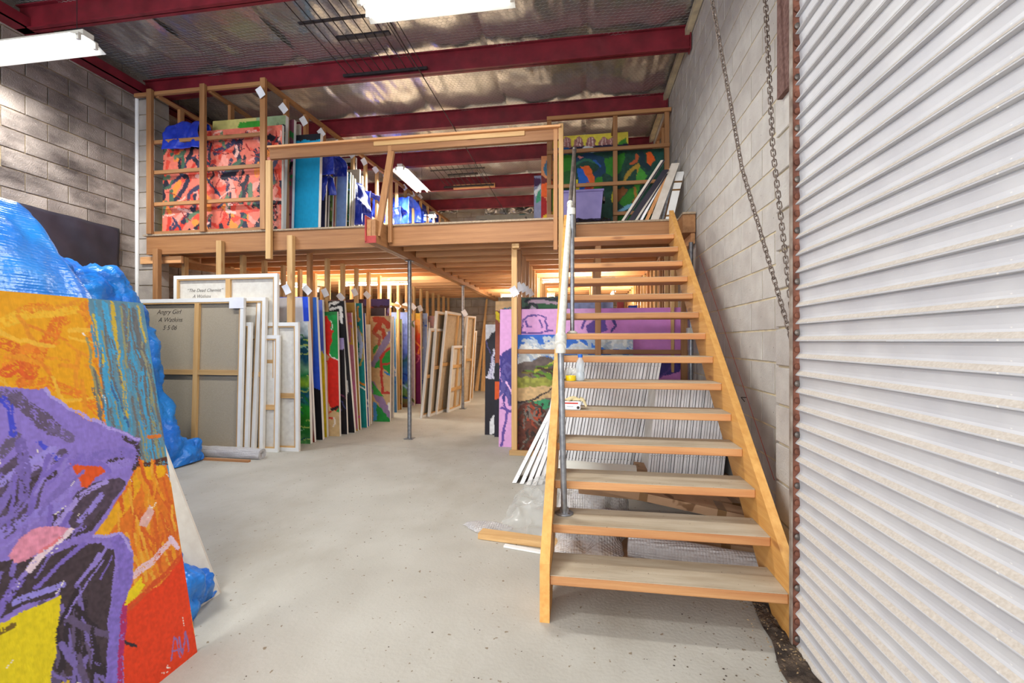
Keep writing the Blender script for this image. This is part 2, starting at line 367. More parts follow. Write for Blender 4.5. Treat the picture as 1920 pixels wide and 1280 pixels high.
def canvas(label, BL, BR, TL, paint=None, th=0.035, edge='white', back=None, bars=(0.5,), cross=(0.5,), res=0.012, group=None, seed=1, name='painting', rough=0.012, cat='painting'):
    """stretched canvas. BL, BR, TL as seen by the viewer; paint(art) colours the front, or back= material shows its back with stretcher bars"""
    BL, BR, TL = Vector(BL), Vector(BR), Vector(TL); U = BR-BL; wd = U.length; U = U/wd; V = TL-BL
    V = V-U*V.dot(U); ht = V.length; V = V/ht; N = U.cross(V).normalized()      # N points at the viewer
    t = thing(name, BL+U*wd/2-N*th/2, label, cat, group)
    if back is None:
        MB().obox(BL-N*th, U*wd, V*ht, N*(th-0.002)).build('canvas_edge', M[edge], t)
        O = BL+V*ht
        def to(p):
            r = ray(*p); r = Vector(r); o = Vector((0, 0, EYE)); k = (BL-o).dot(N)/r.dot(N); q = o+r*k-O; return (q.dot(U), -q.dot(V))
        a = Art(wd, ht, res, to, seed, rough); a.fill((200, 190, 175)); paint(a)
        a.mesh('painted_face', O, U, -V, t)
    else:
        b = 0.058 if wd > .5 else .05
        def bx(u0, u1, v0, v1, n0, n1, nm, m):
            o = BL+U*u0+V*v0-N*th+N*n0
            MB().obox(o, U*(u1-u0), V*(v1-v0), N*(n1-n0)).build(nm, m, t)
        bx(0, wd, 0, ht, 0, 0.006, 'canvas_cloth', M[back])
        e = 0.008
        bx(0, e, 0, ht, .006, th, 'canvas_edge', M[edge]); bx(wd-e, wd, 0, ht, .006, th, 'canvas_edge', M[edge])
        bx(e, wd-e, 0, e, .006, th, 'canvas_edge', M[edge]); bx(e, wd-e, ht-e, ht, .006, th, 'canvas_edge', M[edge])
        f = .042 if wd > .5 else .03   # folded white border tacked over the back
        bx(e, f, e, ht-e, th-.004, th, 'folded_border', M[edge]); bx(wd-f, wd-e, e, ht-e, th-.004, th, 'folded_border', M[edge])
        bx(f, wd-f, ht-f, ht-e, th-.004, th, 'folded_border', M[edge]); bx(f, wd-f, e, f, th-.004, th, 'folded_border', M[edge])
        P1 = M['pale']['z']; P2 = M['pale']['x']
        bx(e, b, e, ht-e, .01, th-.004, 'stretcher_bar', P1); bx(wd-b, wd-e, e, ht-e, .01, th-.004, 'stretcher_bar', P1)
        bx(b, wd-b, e, b, .01, th-.004, 'stretcher_bar', P2); bx(b, wd-b, ht-b, ht-e, .01, th-.004, 'stretcher_bar', P2)
        for k in bars: bx(wd*k-b/2, wd*k+b/2, b, ht-b, .008, th-.002, 'stretcher_bar', P1)
        for k in cross: bx(b, wd-b, ht*k-b/2, ht*k+b/2, .010, th-.006, 'cross_bar', P2)
    t['_f'] = 1
    return t, BL, U, V, N, wd, ht

# ================================================================ THE SETTING
WR, WL, YB = 1.168, -5.70, 11.85          # right wall, left wall, back wall
ROOF = 4.72
def struct(name, mb, m, origin=None):
    o = mb.build(name, m, None, origin); o['kind'] = 'structure'; return o
# floor slabs with sawn joints
fl = MB()
fl.hexa([(-6, -5, -.2), (1.6, -5, -.2), (1.6, 4.975, -.2), (-6, 5.50, -.2), (-6, -5, 0), (1.6, -5, 0), (1.6, 4.975, 0), (-6, 5.50, 0)])
fl.hexa([(-6, 5.508, -.2), (1.6, 4.983, -.2), (1.6, 9.7, -.2), (-6, 10.1, -.2), (-6, 5.508, 0), (1.6, 4.983, 0), (1.6, 9.7, 0), (-6, 10.1, 0)])
fl.hexa([(-6, 10.108, -.2), (1.6, 9.708, -.2), (1.6, 12.2, -.2), (-6, 12.2, -.2), (-6, 10.108, 0), (1.6, 9.708, 0), (1.6, 12.2, 0), (-6, 12.2, 0)])
fl.box((-6, 4.9, -.21), (1.6, 10.2, -.012))
floor = struct('floor', fl, M['concrete'], (0, 0, 0))

# stains that belong to the left wall: soot and damp fixed in world space
def add_stain(m, dark, scale, lo, hi, amt):
    nt = m.node_tree; L = nt.links; b = nt.nodes['Principled BSDF']; src = b.inputs['Base Color'].links[0].from_socket
    g = nd(nt, 'ShaderNodeNewGeometry'); mp = nd(nt, 'ShaderNodeMapping'); mp.inputs['Scale'].default_value = (1, 0.6, 1.5)
    n = nd(nt, 'ShaderNodeTexNoise'); n.inputs['Scale'].default_value = scale; n.inputs['Detail'].default_value = 7; n.inputs['Roughness'].default_value = .65
    L.new(g.outputs['Position'], mp.inputs[0]); L.new(mp.outputs[0], n.inputs['Vector'])
    r = nd(nt, 'ShaderNodeMapRange'); r.inputs[1].default_value = lo; r.inputs[2].default_value = hi; r.inputs[4].default_value = amt
    L.new(n.outputs['Fac'], r.inputs[0]); mx = nd(nt, 'ShaderNodeMix', data_type='RGBA'); mx.inputs[7].default_value = (*lin(dark), 1)
    L.new(src, mx.inputs[6]); L.new(r.outputs[0], mx.inputs[0]); L.new(mx.outputs[2], b.inputs['Base Color'])
add_stain(M['block_l'], (58, 48, 46), 1.5, .47, .64, .85)
add_stain(M['block_r'], (150, 140, 134), 0.8, .45, .75, .6)
add_stain(M['concrete'], (150, 140, 124), 1.1, .5, .78, .75)
add_stain(M['slat'], (168, 164, 160), 0.9, .5, .8, .5)

def wall_blocks(wall, axis, pos, sgn, a0, a1, z0, z1, zoff, joint, m, keep, D=.012):
    """concrete blocks laid proud of the wall's mortar face. axis: direction the courses run; keep(a, z) -> rank or None"""
    L_, H_, J = .4, .2, .011
    org = Vector(wall['_o'])
    full = MB(); s = [(-L_/2+J/2, 0, J/2), (L_/2-J/2, D, H_-J/2)]
    def mk(alen0, alen1, zl, zh):
        b = MB()
        if axis == 'y': b.cbox((0, alen0, zl), (sgn*D, alen1, zh), .003)
        else: b.cbox((alen0, 0, zl), (alen1, sgn*D, zh), .003)
        return b
    cells = []; k0 = int(math.floor((z0-zoff)/H_))
    for k in range(k0, int((z1-zoff)/H_)+1):
        zb = zoff+k*H_; off = joint+(L_/2 if k % 2 else 0); n0 = int(math.floor((a0-off)/L_))
        for n in range(n0, int((a1-off)/L_)+2):
            s0, s1 = off+n*L_, off+(n+1)*L_; lo, hi = max(s0, a0), min(s1, a1); zl, zh = max(zb, z0), min(zb+H_, z1)
            if hi-lo < .03 or zh-zl < .03: continue
            cells.append((keep((lo+hi)/2, (zl+zh)/2), s0, zb, lo, hi, zl, zh))
    vis = sorted([c for c in cells if c[0] is not None], key=lambda c: c[0])[:290]; vs = set(id(c) for c in vis)
    proto = None; rest = MB()
    for c in cells:
        _, s0, zb, lo, hi, zl, zh = c
        fullb = abs(hi-lo-L_) < 1e-6 and abs(zh-zl-H_) < 1e-6
        loc = Vector((pos, s0, zb)) if axis == 'y' else Vector((s0, pos, zb))
        if id(c) in vs:
            if fullb and proto is not None: o = proto.copy(); COL.objects.link(o)
            else:
                me = mk(lo-s0+J/2, hi-s0-J/2, zl-zb+J/2, zh-zb-J/2)
                o = me.build('block', m, wall, None); o.data.transform(Matrix.Translation(org))
                if fullb: proto = o
            o.location = loc-org
        else:
            b = mk(lo-s0+J/2, hi-s0-J/2, zl-zb+J/2, zh-zb-J/2)
            rest.add([(x+loc.x, y+loc.y, z+loc.z) for x, y, z in b.v], b.f)
    if rest.v: tag(rest.build('far_blocks', m, wall), kind='stuff')

wl = struct('wall_left', MB().box((WL-.19, -2.8, 0), (WL, YB, ROOF+.1)), M['mortar_l'])
wall_blocks(wl, 'y', WL, 1, -2.8, YB, 0, ROOF+.05, .02, 4.27, M['block_l'], lambda a, z: abs(a-4)+.2*abs(z-2.9) if 2.4 < a < 6.4 and z > 1.2 else None)
wr = struct('wall_right', MB().box((WR, 2.3, 0), (WR+.19, YB, ROOF+.1)), M['mortar_r'])
wall_blocks(wr, 'y', WR, -1, 2.3, YB, 0, ROOF+.05, -.05, 3.21, M['block_r'], lambda a, z: a if a < 7.6 else None, .005)
wb = struct('wall_back', MB().box((WL-.19, YB, 0), (WR+.19, YB+.19, ROOF+.1)), M['mortar_l'])
wall_blocks(wb, 'x', YB, -1, WL, WR, 0, ROOF+.05, 0, .05, M['block_b'], lambda a, z: abs(a+1.6) if -3.4 < a < .6 and (z < 2.4 or z > 2.6) else None)
# pilasters
pl = struct('trim_1', MB().box((WL, 5.07, 0), (-5.44, 5.26, 4.42)), M['mortar_l'])
for k in range(23):
    zb = .02+.2*k-(0.0); MB().cbox((WL+.014, 5.058, max(0, zb-.02)+.005), (-5.428, 5.27, min(4.42, zb+.2-.02)-.005)).build('block', M['block_b'], pl)
pr = struct('trim_2', MB().box((1.022, 2.40, 0), (WR, 2.59, ROOF)), M['mortar_r'])
for k in range(13):
    MB().cbox((1.01, 2.388, .2*k-.05+.006 if k else 0), (WR-.013, 2.60, .2*k+.15-.006)).build('block', M['block_r'], pr)
# rusty steel column over the pilaster
MB().box((.985, 2.37, 2.52), (1.03, 2.52, 4.7)).build('steel_column', M['rusty'], pr)

# ceiling: sheeting, foil, purlins, netting
ceil = struct('ceiling', MB().box((WL-.2, -2.8, ROOF+.06), (WR+.2, YB+.2, ROOF+.1)), M['lampwhite'])
for i in range(6):
    x0 = WL+.02+i*1.145; x1 = x0+1.145
    def f(u, v, x0=x0, x1=x1, i=i):
        x = x1+(x0-x1)*u; y = 1.0+10.8*v; q = Vector((x*1.3, y*.9, i*3.1))
        sag = -.022*math.sin(math.pi*u)-.03*(math.sin(math.pi*((y-3.82)/1.35 % 1)))
        cr = mnoise.noise(q*2.2)*.030+mnoise.noise(q*5.1)*.012+mnoise.noise(Vector((x*16, y*1.6, 4)))*.008
        return (x, y, ROOF+.02+sag+cr+(.014 if u < .04 or u > .96 else 0))
    MB().grid(f, 40, 190).build('foil_sheet', M['foil'], ceil)
PUR = [3.82+1.35*k for k in range(-3, 6)]
for y in PUR:
    b = MB()
    b.box((WL+.02, y-.004, 4.44), (WR-.02, y+.004, 4.69)); b.box((WL+.02, y-.04, 4.44), (WR-.02, y+.04, 4.452)); b.box((WL+.02, y-.04, 4.678), (WR-.02, y+.04, 4.69))
    b.box((WR-.03, y-.05, 4.42), (WR-.02, y+.05, 4.70))
    b.build('purlin', M['maroon'], ceil)
# hexagonal netting stretched under the foil
nb = MB(); cw = .052; ch = cw*.577; rr = .0011
def wseg(a, b):
    d = Vector(b)-Vector(a); n = Vector((-d.y, d.x, 0)).normalized()*rr; z = Vector((0, 0, rr*1.4)); a, b = Vector(a), Vector(b)
    nb.add([a-n, a+n, a-z, b-n, b+n, b-z], [(0, 2, 5, 3), (2, 1, 4, 5), (0, 3, 4, 1)])
row = 0; y = 2.6
while y < 9.6:
    x = WL+.05+(cw/2 if row % 2 else 0)
    while x < WR-.05:
        z = ROOF-.03+.01*math.sin(x*5+y*3)-.02*math.sin(math.pi*((y-3.82)/1.35 % 1))
        wseg((x, y, z), (x, y+ch, z)); wseg((x, y+ch, z), (x+cw/2, y+ch*1.5, z)); wseg((x, y+ch, z), (x-cw/2, y+ch*1.5, z))
        x += cw
    y += ch*1.5; row += 1
tag(nb.build('wire_netting', M['wire'], ceil), kind='stuff')
# eaves angle along the left wall and timber plate along the right
t = struct('trim_3', MB().box((WL+.012, -2.8, 4.44), (WL+.16, YB, 4.452)).box((WL+.148, -2.8, 4.44), (WL+.16, YB, 4.56)), M['maroon'])
t = struct('trim_4', MB().box((WR-.075, 2.6, 4.60), (WR-.013, YB, 4.67)), M['mortar_r'])
t = struct('trim_5', MB().tube((WL+.03, 5.045, 0), (WL+.03, 5.045, 4.40), .022, 10), M['white'])   # white downpipe in the corner
tag(t, kind='structure')

# ---------------------------------------------------------------- roller door on the right
DX = .885
door = struct('door_1', MB().box((DX+.05, -2.6, 2.9), (DX+.3, 2.04, 3.3)), M['rusty'])
pitch = .0705
rng = random.Random(4)
def slat(y0, y1):
    b = MB(); pr_ = [(-.0165, 0), (-.0170, .003), (-.013, .009), (-.004, .019), (.000, .026), (.0005, .036), (-.001, .048), (-.0025, .058), (-.002, .066), (.000, .0695), (-.0160, .0702)]
    # y0..y1 along the door, x depth, curved face towards the room (-x)
    vs = []; n = len(pr_)
    for y in (y0, y1):
        for dx, z in pr_: vs.append((DX+dx, y, z))
        for dx, z in reversed(pr_): vs.append((DX+dx+.003, y, z))
    m = 2*n; fs = [(i, (i+1) % m, m+(i+1) % m, m+i) for i in range(m)]
    fs.append(tuple(range(m-1, -1, -1))); fs.append(tuple(range(m, 2*m)))
    b.add(vs, fs); return b
proto = slat(-2.55, 2.04).build('slat', M['slat'], door); proto.data.transform(Matrix.Translation(Vector(door['_o'])))
pd = MB().add([(DX-.0162, -2.55, .0052), (DX-.0162, 2.035, .0052), (DX-.0045, 2.035, .0192), (DX-.0045, -2.55, .0192), (DX-.0142, -2.55, .0086), (DX-.0142, 2.035, .0086)], [(0, 4, 5, 1), (4, 3, 2, 5)]).build('dust_line', M['dust'], proto)
pd.data.transform(Matrix.Translation(Vector(door['_o'])))
pd.location = (0, 0, 0)
for k in range(42):
    o = proto if k == 0 else proto.copy()
    if k:
        COL.objects.link(o); q = pd.copy(); COL.objects.link(q); q.parent = o
    o.location = Vector((0, 0, .012+k*pitch))-Vector(door['_o'])
g = MB().box((.853, 2.040, 0), (.858, 2.062, 4.2)).box((.858, 2.056, 0), (1.02, 2.062, 4.2)).build('guide_angle', M['guide'], door)
g2 = MB().box((.8585, 2.0525, 0), (1.0, 2.0555, 3.4)).build('guide_back', M['rust2'], door)
for k in range(42):   # curled slat ends showing in the guide
    z = .012+k*pitch+.036
    MB().lathe((DX-.006, 2.0405, z), [(.0, 0), (.013, 0), (.014, .003), (.010, .009), (.0, .010)], 10, (0, 1, 0)).build('slat_end', M['rust2'] if k % 3 else M['darkpipe'], door)

# ---------------------------------------------------------------- hoist chain
def chain_link():
    b = MB(); R, r, st = .0095, .0030, .010; n, m = 16, 6; vs = []
    for i in range(n):
        t = 2*math.pi*i/n; cx, cz = R*math.cos(t), R*math.sin(t)+(st if math.sin(t) > 0 else -st)*1.0
        for j in range(m):
            a = 2*math.pi*j/m; k = R+r*math.cos(a)
            vs.append((k*math.cos(t), r*math.sin(a), k*math.sin(t)+(st if i < n/2 else -st)))
    fs = [(i*m+j, ((i+1) % n)*m+j, ((i+1) % n)*m+(j+1) % m, i*m+(j+1) % m) for i in range(n) for j in range(m)]
    b.add(vs, fs, True); return b
ch_ = thing('hoist_chain', (.94, 2.3, .8), 'long rusty steel chain hanging in a loop beside the roller door', 'chain')
def strand(pts, spacing=.0275):
    global lproto
    seg = []
    for a, b in zip(pts, pts[1:]): seg.append((Vector(a), Vector(b)))
    d = 0; i = 0; tot = sum((b-a).length for a, b in seg); k = 0
    while d < tot:
        dd = d
        for a, b in seg:
            l = (b-a).length
            if dd <= l: break
            dd -= l
        p = a+(b-a)*(dd/l); dr = (b-a).normalized()
        q = dr.to_track_quat('Z', 'Y').to_matrix().to_4x4()@Matrix.Rotation(math.radians(35+90*(k % 2)), 4, 'Z')
        if lproto is None:
            o = chain_link().build('link', M['chain'], None, (0, 0, 0)); lproto = o
        else: o = lproto.copy(); COL.objects.link(o)
        o.parent = ch_; o.matrix_parent_inverse = Matrix.Identity(4); o.matrix_basis = Matrix.Translation(p-ch_.location)@q
        d += spacing; k += 1
lproto = None
A_ = P(1335, 0, Y=2.53); B_ = P(1391, 315, Y=2.44); C_ = P(1436, 470, Y=2.36); D_ = P(1483, 632, Y=2.27)
E_ = P(1435, 0, Y=2.50); F_ = P(1449, 280, Y=2.42); G_ = P(1484, 575, Y=2.30)
strand([A_+(A_-B_)*.35, A_, B_, C_, D_]); strand([E_+(E_-F_)*.35, E_, F_, G_, Vector((G_.x+.006, G_.y-.06, .86))])

# ---------------------------------------------------------------- mezzanine platform
FZ = 2.62
mz = thing('mezzanine_platform', (-2.26, 5.0, 2.34), 'raised timber storage platform with open joists spanning the back of the shed', 'platform')
timber('rim_beam', (-5.43, 4.95, 2.37), (-2.315, 4.995, 2.60), M['beam'], mz)
timber('rim_beam', (-2.205, 4.95, 2.375), (-.17, 4.995, 2.60), M['beam'], mz)
timber('rim_beam', (-.17, 5.19, 2.37), (WR-.14, 5.235, 2.60), M['beam'], mz)
timber('bearer', (-2.31, 4.62, 2.345), (-2.262, 11.8, 2.60), M['pine'], mz)
timber('bearer', (-2.258, 4.62, 2.345), (-2.21, 11.8, 2.60), M['pine'], mz)
timber('bearer_end', (-2.325, 4.60, 2.36), (-2.311, 4.76, 2.64), M['redpaint'], mz, 'red painted end plate of the bearer')
MB().box((-2.33, 4.615, 2.343), (-2.20, 4.6195, 2.42)).build('painted_end', M['redpaint'], mz)
k = 0; y = 5.40
while y < 11.75:
    timber('joist', (-5.45, y-.0225, 2.405), (-2.315, y+.0225, 2.598), M['redpine'], mz); timber('joist', (-2.205, y-.0225, 2.405), (WR-.14, y+.0225, 2.598), M['redpine'], mz); y += .425
timber('ledger', (1.025, 4.95, 2.41), (WR-.015, 11.8, 2.60), M['pine'], mz)
timber('ledger', (1.11, 4.97, 2.30), (WR-.015, 6.0, 2.41), M['redpine'], mz)
timber('ledger', (-5.68, 5.3, 2.40), (-5.47, 11.8, 2.59), M['redpine'], mz)
x0 = -5.45
for (a, b, c, d) in ((-5.46, 4.93, -3.4, 7.4), (-3.395, 4.93, -1.6, 7.4), (-1.595, 4.93, -.14, 7.4), (-.135, 5.18, 1.15, 7.4), (-5.46, 7.405, -2.9, 9.8), (-2.895, 7.405, -.9, 9.8), (-.895, 7.405, 1.15, 9.8), (-5.46, 9.805, -1.9, 11.82), (-1.895, 9.805, 1.15, 11.82)):
    MB().box((a, b, 2.6), (c, d, FZ)).build('floor_sheet', M['chip'], mz)
MB().box((1.02, 4.93, 2.6), (1.15, 5.18, FZ)).build('floor_sheet', M['chip'], mz)
for (x, y, lb) in ((-2.259, 5.722, 'round galvanised steel prop carrying the bearer, nearest the front'), (-2.259, 8.421, 'round galvanised steel prop farther back in the aisle beside leaning canvases')):
    t = thing('steel_prop', (x, y, 0), lb, 'post')
    MB().tube((x, y, .008), (x, y, 2.335), .027, 16).build('tube', M['gal'], t)
    MB().cbox((x-.06, y-.06, 0), (x+.06, y+.06, .008)).build('base_plate', M['gal'], t)
    MB().cbox((x-.05, y-.05, 2.335), (x+.05, y+.05, 2.344)).build('top_plate', M['gal'], t)

# guard railing at the platform edge
gr = thing('guard_railing', (-2.0, 4.9, 2.62), 'timber guard rail with plain posts along the front edge of the platform', 'railing')
a, b = P(508, 281, Y=4.90), P(1048, 245, Y=4.90)
obar('top_rail', (a.x, 4.90, 3.50), (b.x, 4.90, 3.50), .045, .125, M['beam'], gr)
obar('rail_cap', (a.x, 4.865, 3.565), (b.x+.02, 4.865, 3.565), .07, .022, M['redpine'], gr)
MB().cbox((-2.35, 4.862, 3.50), (-.62, 4.876, 3.553)).build('rail_board', M['pale']['x'], gr)
p = P(506, 400, Y=4.92); timber('post', (p.x-.034, 4.885, 2.26), (p.x+.034, 4.93, 3.43), M['pale'], gr)
p = P(732, 400, Y=4.9); timber('post', (p.x-.022, 4.875, 2.40), (p.x+.022, 4.92, 3.50), M['pine'], gr)
obar('brace', P(708, 443, Y=4.70), P(734, 285, Y=4.85), .07, .04, M['pine']['z'], gr, up=(0, 1, .2))
p = P(1042, 400, Y=4.92); timber('post', (p.x-.022, 4.875, 2.26), (p.x+.022, 4.945, 3.58), M['pine'], gr)
p = P(1052, 400, Y=4.90); timber('post', (p.x-.024, 4.86, 1.60), (p.x+.026, 4.93, 3.60), M['pale'], gr)

# ---------------------------------------------------------------- storage racks
RK = M['pine']; RP = M['pale']
def rack(name, label, loc): return thing(name, loc, label, 'rack')
# upper left
r1 = rack('storage_rack', 'upper pine framed rack of painted canvases on the platform by the left wall', (-4.5, 5, FZ))
xr = lambda y: -3.78+.052*(y-4.93)
for x in (-5.35, -4.60, -3.78): timber('post', (x-.034, 4.905, 2.62), (x+.034, 4.95, 4.43), M['pine'], r1)
for z in (2.635, 3.00, 3.40, 3.78):
    timber('rail', (-5.35, 4.952, z-.02), (-3.78, 4.985, z+.025), M['pine'], r1)
timber('top_plate', (-5.62, 4.955, 4.375), (-3.78, 4.995, 4.42), M['pine'], r1)
for x in (-5.32, -4.57): timber('top_plate', (x-.02, 4.99, 4.36), (x+.025, 11.7, 4.405), M['pine'], r1)
obar('top_plate', (xr(4.97), 4.97, 4.395), (xr(11.7), 11.7, 4.395), .045, .05, M['pine']['y'], r1)
TAGS = []
for k in range(1, 17):
    y = 4.93+.39*k; x = xr(y)
    timber('post', (x-.022, y-.035, 2.62), (x+.022, y+.035, 4.37), RP if k > 3 else RK, r1)
    if k % 2:
        for x in (-5.30, -4.55): timber('post', (x-.022, y-.035, 2.62), (x+.022, y+.035, 4.36), RK, r1)
obar('side_rail', (xr(6.5)-.03, 6.5, 3.45), (xr(11)-.03, 11.0, 3.45), .03, .05, M['pine']['y'], r1)
# upper right
r2 = rack('storage_rack', 'upper pine rack at the head of the stairs holding leafy green paintings', (.3, 6.3, FZ))
for x in (-.46, .43, 1.10): timber('post', (x-.03, 6.27, 2.62), (x+.03, 6.31, 4.33), M['pine'], r2)
for z, xa, xb in ((4.34, -.49, 1.15), (3.87, -.49, 1.13), (3.40, -.49, .95), (2.995, -.49, -.35), (2.995, .40, 1.0)):
    timber('rail', (xa, 6.235, z-.024), (xb, 6.268, z+.024), M['pine'], r2)
for x in (-.46, .43, 1.12): timber('top_plate', (x-.02, 6.31, 4.30), (x+.02, 11.7, 4.345), M['pine'], r2)
for k in range(1, 13):
    y = 6.29+.42*k
    for x in (-.46, 1.12): timber('post', (x-.02, y-.03, 2.62), (x+.02, y+.03, 4.30), M['pine'], r2)
# lower left
r3 = rack('storage_rack', 'ground level pine rack packed with canvases under the platform at left', (-4.3, 5, 0))
timber('post', (-5.27, 4.885, 0), (-5.20, 4.945, 2.43), M['pine'], r3)
timber('post', (-4.385, 4.885, 0), (-4.315, 4.945, 2.50), M['pale'], r3)
timber('post', (-3.445, 4.885, 0), (-3.375, 4.945, 2.53), M['pale'], r3)
for k in range(1, 17):
    y = 4.90+.40*k
    timber('post', (-3.44, y-.035, 0), (-3.395, y+.035, 2.40), RP if k > 1 else RK, r3)
    timber('post', (-4.38, y-.035, 0), (-4.335, y+.035, 2.40), RP, r3)
    if k % 2: timber('post', (-5.24, y-.035, 0), (-5.195, y+.035, 2.40), RP, r3)
timber('rail', (-5.6, 5.02, 2.27), (-5.0, 5.06, 2.36), M['redpine'], r3)
obar('rail', (-5.5, 5.3, 2.33), (-4.5, 7.5, 2.30), .04, .09, M['redpine']['y'], r3)
obar('side_rail', (-3.37, 7.3, 1.95), (-3.37, 8.6, 1.93), .03, .05, M['pale']['y'], r3)
# lower right
r4 = rack('storage_rack', 'ground level pine rack of large paintings behind the stairs', (.15, 5.15, 0))
for x, z0, z1 in ((-.77, 0, 2.39), (.165, .05, 2.39), (1.075, 0, 2.30)):
    timber('post', (x-.032, 5.10, z0), (x+.032, 5.145, z1), M['pale'] if x < 0 else M['pine'], r4)
timber('rail', (-.80, 5.146, 1.14), (1.12, 5.18, 1.19), M['pine'], r4)
timber('bottom_plate', (-.82, 5.05, 0), (.9, 5.098, .055), M['pale'], r4)
timber('head_block', (-.78, 4.998, 2.32), (-.70, 5.099, 2.37), M['pale'], r4)
for k in range(1, 17):
    y = 5.15+.40*k
    for x in (-.77, .165): timber('post', (x-.022, y-.032, 0), (x+.022, y+.032, 2.40), M['pine'] if k < 4 else M['pale'], r4)
    for dx in (1.03, 1.09): timber('post', (dx-.018, y-.045+(.1 if dx > 1.05 else 0), 0), (dx+.018, y+.02+(.1 if dx > 1.05 else 0), 2.40), M['pine'] if k % 3 == 0 else M['pale'], r4)
for y in (7.15, 9.15): timber('rail', (-.75, y+.035, 1.72), (1.05, y+.07, 1.78), M['pale'], r4)

# paper tags stapled to the rack posts
ORD = ['first', 'second', 'third', 'fourth', 'fifth', 'sixth', 'seventh', 'eighth', 'ninth', 'tenth', 'eleventh', 'twelfth']
def paper_tag(px, py, Y, s, label, rot=.5, group='paper tags on the rack posts', X=None):
    p = P(px, py, Y=Y-.036)
    a = rot
    if X is not None: p.x = X
    def f(u, v):
        x = (u-.5)*s; z = (v-.5)*s*1.25; xx = x*math.cos(a)-z*math.sin(a); zz = x*math.sin(a)+z*math.cos(a)
        return (p.x+xx, p.y-.02-.35*s*(v-.1)**2-.1*s*u, p.z+zz)
    b = MB().grid(f, 6, 7); n = len(b.v)
    b.add([(x, y+.0015, z) for x, y, z in b.v], [tuple(reversed(q)) for q in b.f], True)
    tag(b.build('paper_tag', M['paper']), label, 'tag', group)
for i, (px, py, k) in enumerate([(502, 175, 0), (541, 205, 1), (575, 229, 2), (604, 251, 3), (632, 272, 4), (657, 291, 5), (678, 305, 6), (697, 320, 7), (716, 334, 8), (748, 353, 10), (762, 366, 11), (778, 370, 12)]):
    paper_tag(px, py, 4.93+.39*k, .085, 'white paper tag on the upper left rack, %s tag from the front' % ORD[i], .6 if i % 2 else .45, X=xr(4.93+.39*k)+.01)
for i, (px, py, k) in enumerate([(547, 543, 0), (585, 544, 1), (622, 549, 2), (653, 557, 3), (682, 548, 4), (703, 553, 5), (745, 571, 7), (761, 573, 8), (778, 574, 9), (792, 575, 10), (808, 578, 11)]):
    paper_tag(px, py, 4.90+.40*k, .085 if k < 6 else .1, 'white paper tag on the lower left rack, %s tag from the front' % ORD[i], .7 if i % 2 else .35, X=-3.41)
for i, (px, py, y) in enumerate([(964, 547, 5.1), (974, 539, 5.5), (982, 540, 5.9), (989, 545, 6.3), (998, 549, 6.7)]):
    paper_tag(px, py, y+.05, .085, 'white paper tag on the lower right rack, %s tag from the front' % ORD[i], .5, X=-.77)
paper_tag(872, 587, 8.36, .09, 'white paper tag stuck to the rear steel prop', .5, None)

# ---------------------------------------------------------------- staircase
st = thing('staircase', (.35, 2.1, 0), 'open timber staircase with unpainted treads rising to the platform', 'stairs')
sy = lambda i: 2.085+.1885*i; sz = lambda i: .21+.1615*i
for x0, x1 in ((-.195, -.150), (.862, .905)):
    m_ = .1615/.1885; y0 = 2.07; yt = 4.80; top = lambda y: sz(0)+.045+(y-(sy(0)-.03))*m_; dz = .30
    zs = [(y0, 0), (y0+.0, top(y0)), (yt, top(yt)), (yt, top(yt)-dz-.06), (y0+dz/m_-.18, 0)]
    b = MB(); n = len(zs); V = [(x0, y, z) for y, z in zs]+[(x1, y, z) for y, z in zs]
    b.add(V, [tuple(range(n-1, -1, -1)), tuple(range(n, 2*n))]+[(i, (i+1) % n, n+(i+1) % n, n+i) for i in range(n)])
    # grain along the slope
    o = b.build('stringer', M['stringer']['y'], st)
for i in range(14):
    y, z = sy(i), sz(i)
    o = timber('tread', (-.150, y, z-.045), (.862, y+.235, z-.003), M['tread'], st, c=.004)
    d = MB().box((-.149, y+.003, z-.0029), (.861, y+.234, z)).build('worn_top', M['dustytop'], o)
o = MB().tube(P(1058, 962, Z=.3715+.004), P(1051, 648, Y=2.35), .0165, 14).build('lower_post', M['gal'], st)
fp = P(1058, 962, Z=.3715)
MB().lathe(fp, [(0, 0), (.048, 0), (.048, .006), (.026, .009), (.024, .03), (.017, .03)], 20).build('floor_flange', M['gal'], st)
for k in range(4):
    a = math.pi/4+k*math.pi/2; MB().lathe((fp.x+.036*math.cos(a), fp.y+.036*math.sin(a), fp.z+.006), [(.007, 0), (.006, .004), (0, .005)], 6).build('screw', M['darkpipe'], st)
T0 = P(1051, 645, Y=2.34); T1 = P(1069, 383, Y=3.98); T2 = P(1077, 281, Y=4.62)
MB().tube(T0, T1, .0215, 14).build('lower_handrail', M['gal_white'], st)
MB().tube(T1, T2, .018, 14).build('upper_handrail', M['darkpipe'], st)
MB().tube(T1-(T1-T0).normalized()*.03, T1+(T1-T0).normalized()*.03, .027, 14).build('rail_coupling', M['gal_white'], st)
d_ = (T1-T0).normalized()
MB().tube(T0-Vector((0, 0, .045)), T0+Vector((0, 0, .045)), .026, 14).tube(T0-d_*.02, T0+d_*.07, .030, 14).build('elbow_fitting', M['gal_white'], st)
MB().tube(T0+d_*.03+Vector((-.03, 0, 0)), T0+d_*.03+Vector((.03, 0, 0)), .006, 8).build('fitting_bolt', M['darkpipe'], st)
b0 = P(1073, 614, Y=3.56); b0.z = sz(7)+.003
tp = P(1076, 395, Y=3.56)
MB().tube(b0, Vector((b0.x, b0.y, tp.z)), .0165, 12).build('middle_post', M['gal'], st)
MB().lathe(b0, [(0, 0), (.04, 0), (.04, .006), (.022, .02), (.017, .02)], 16).build('floor_flange', M['gal_white'], st)
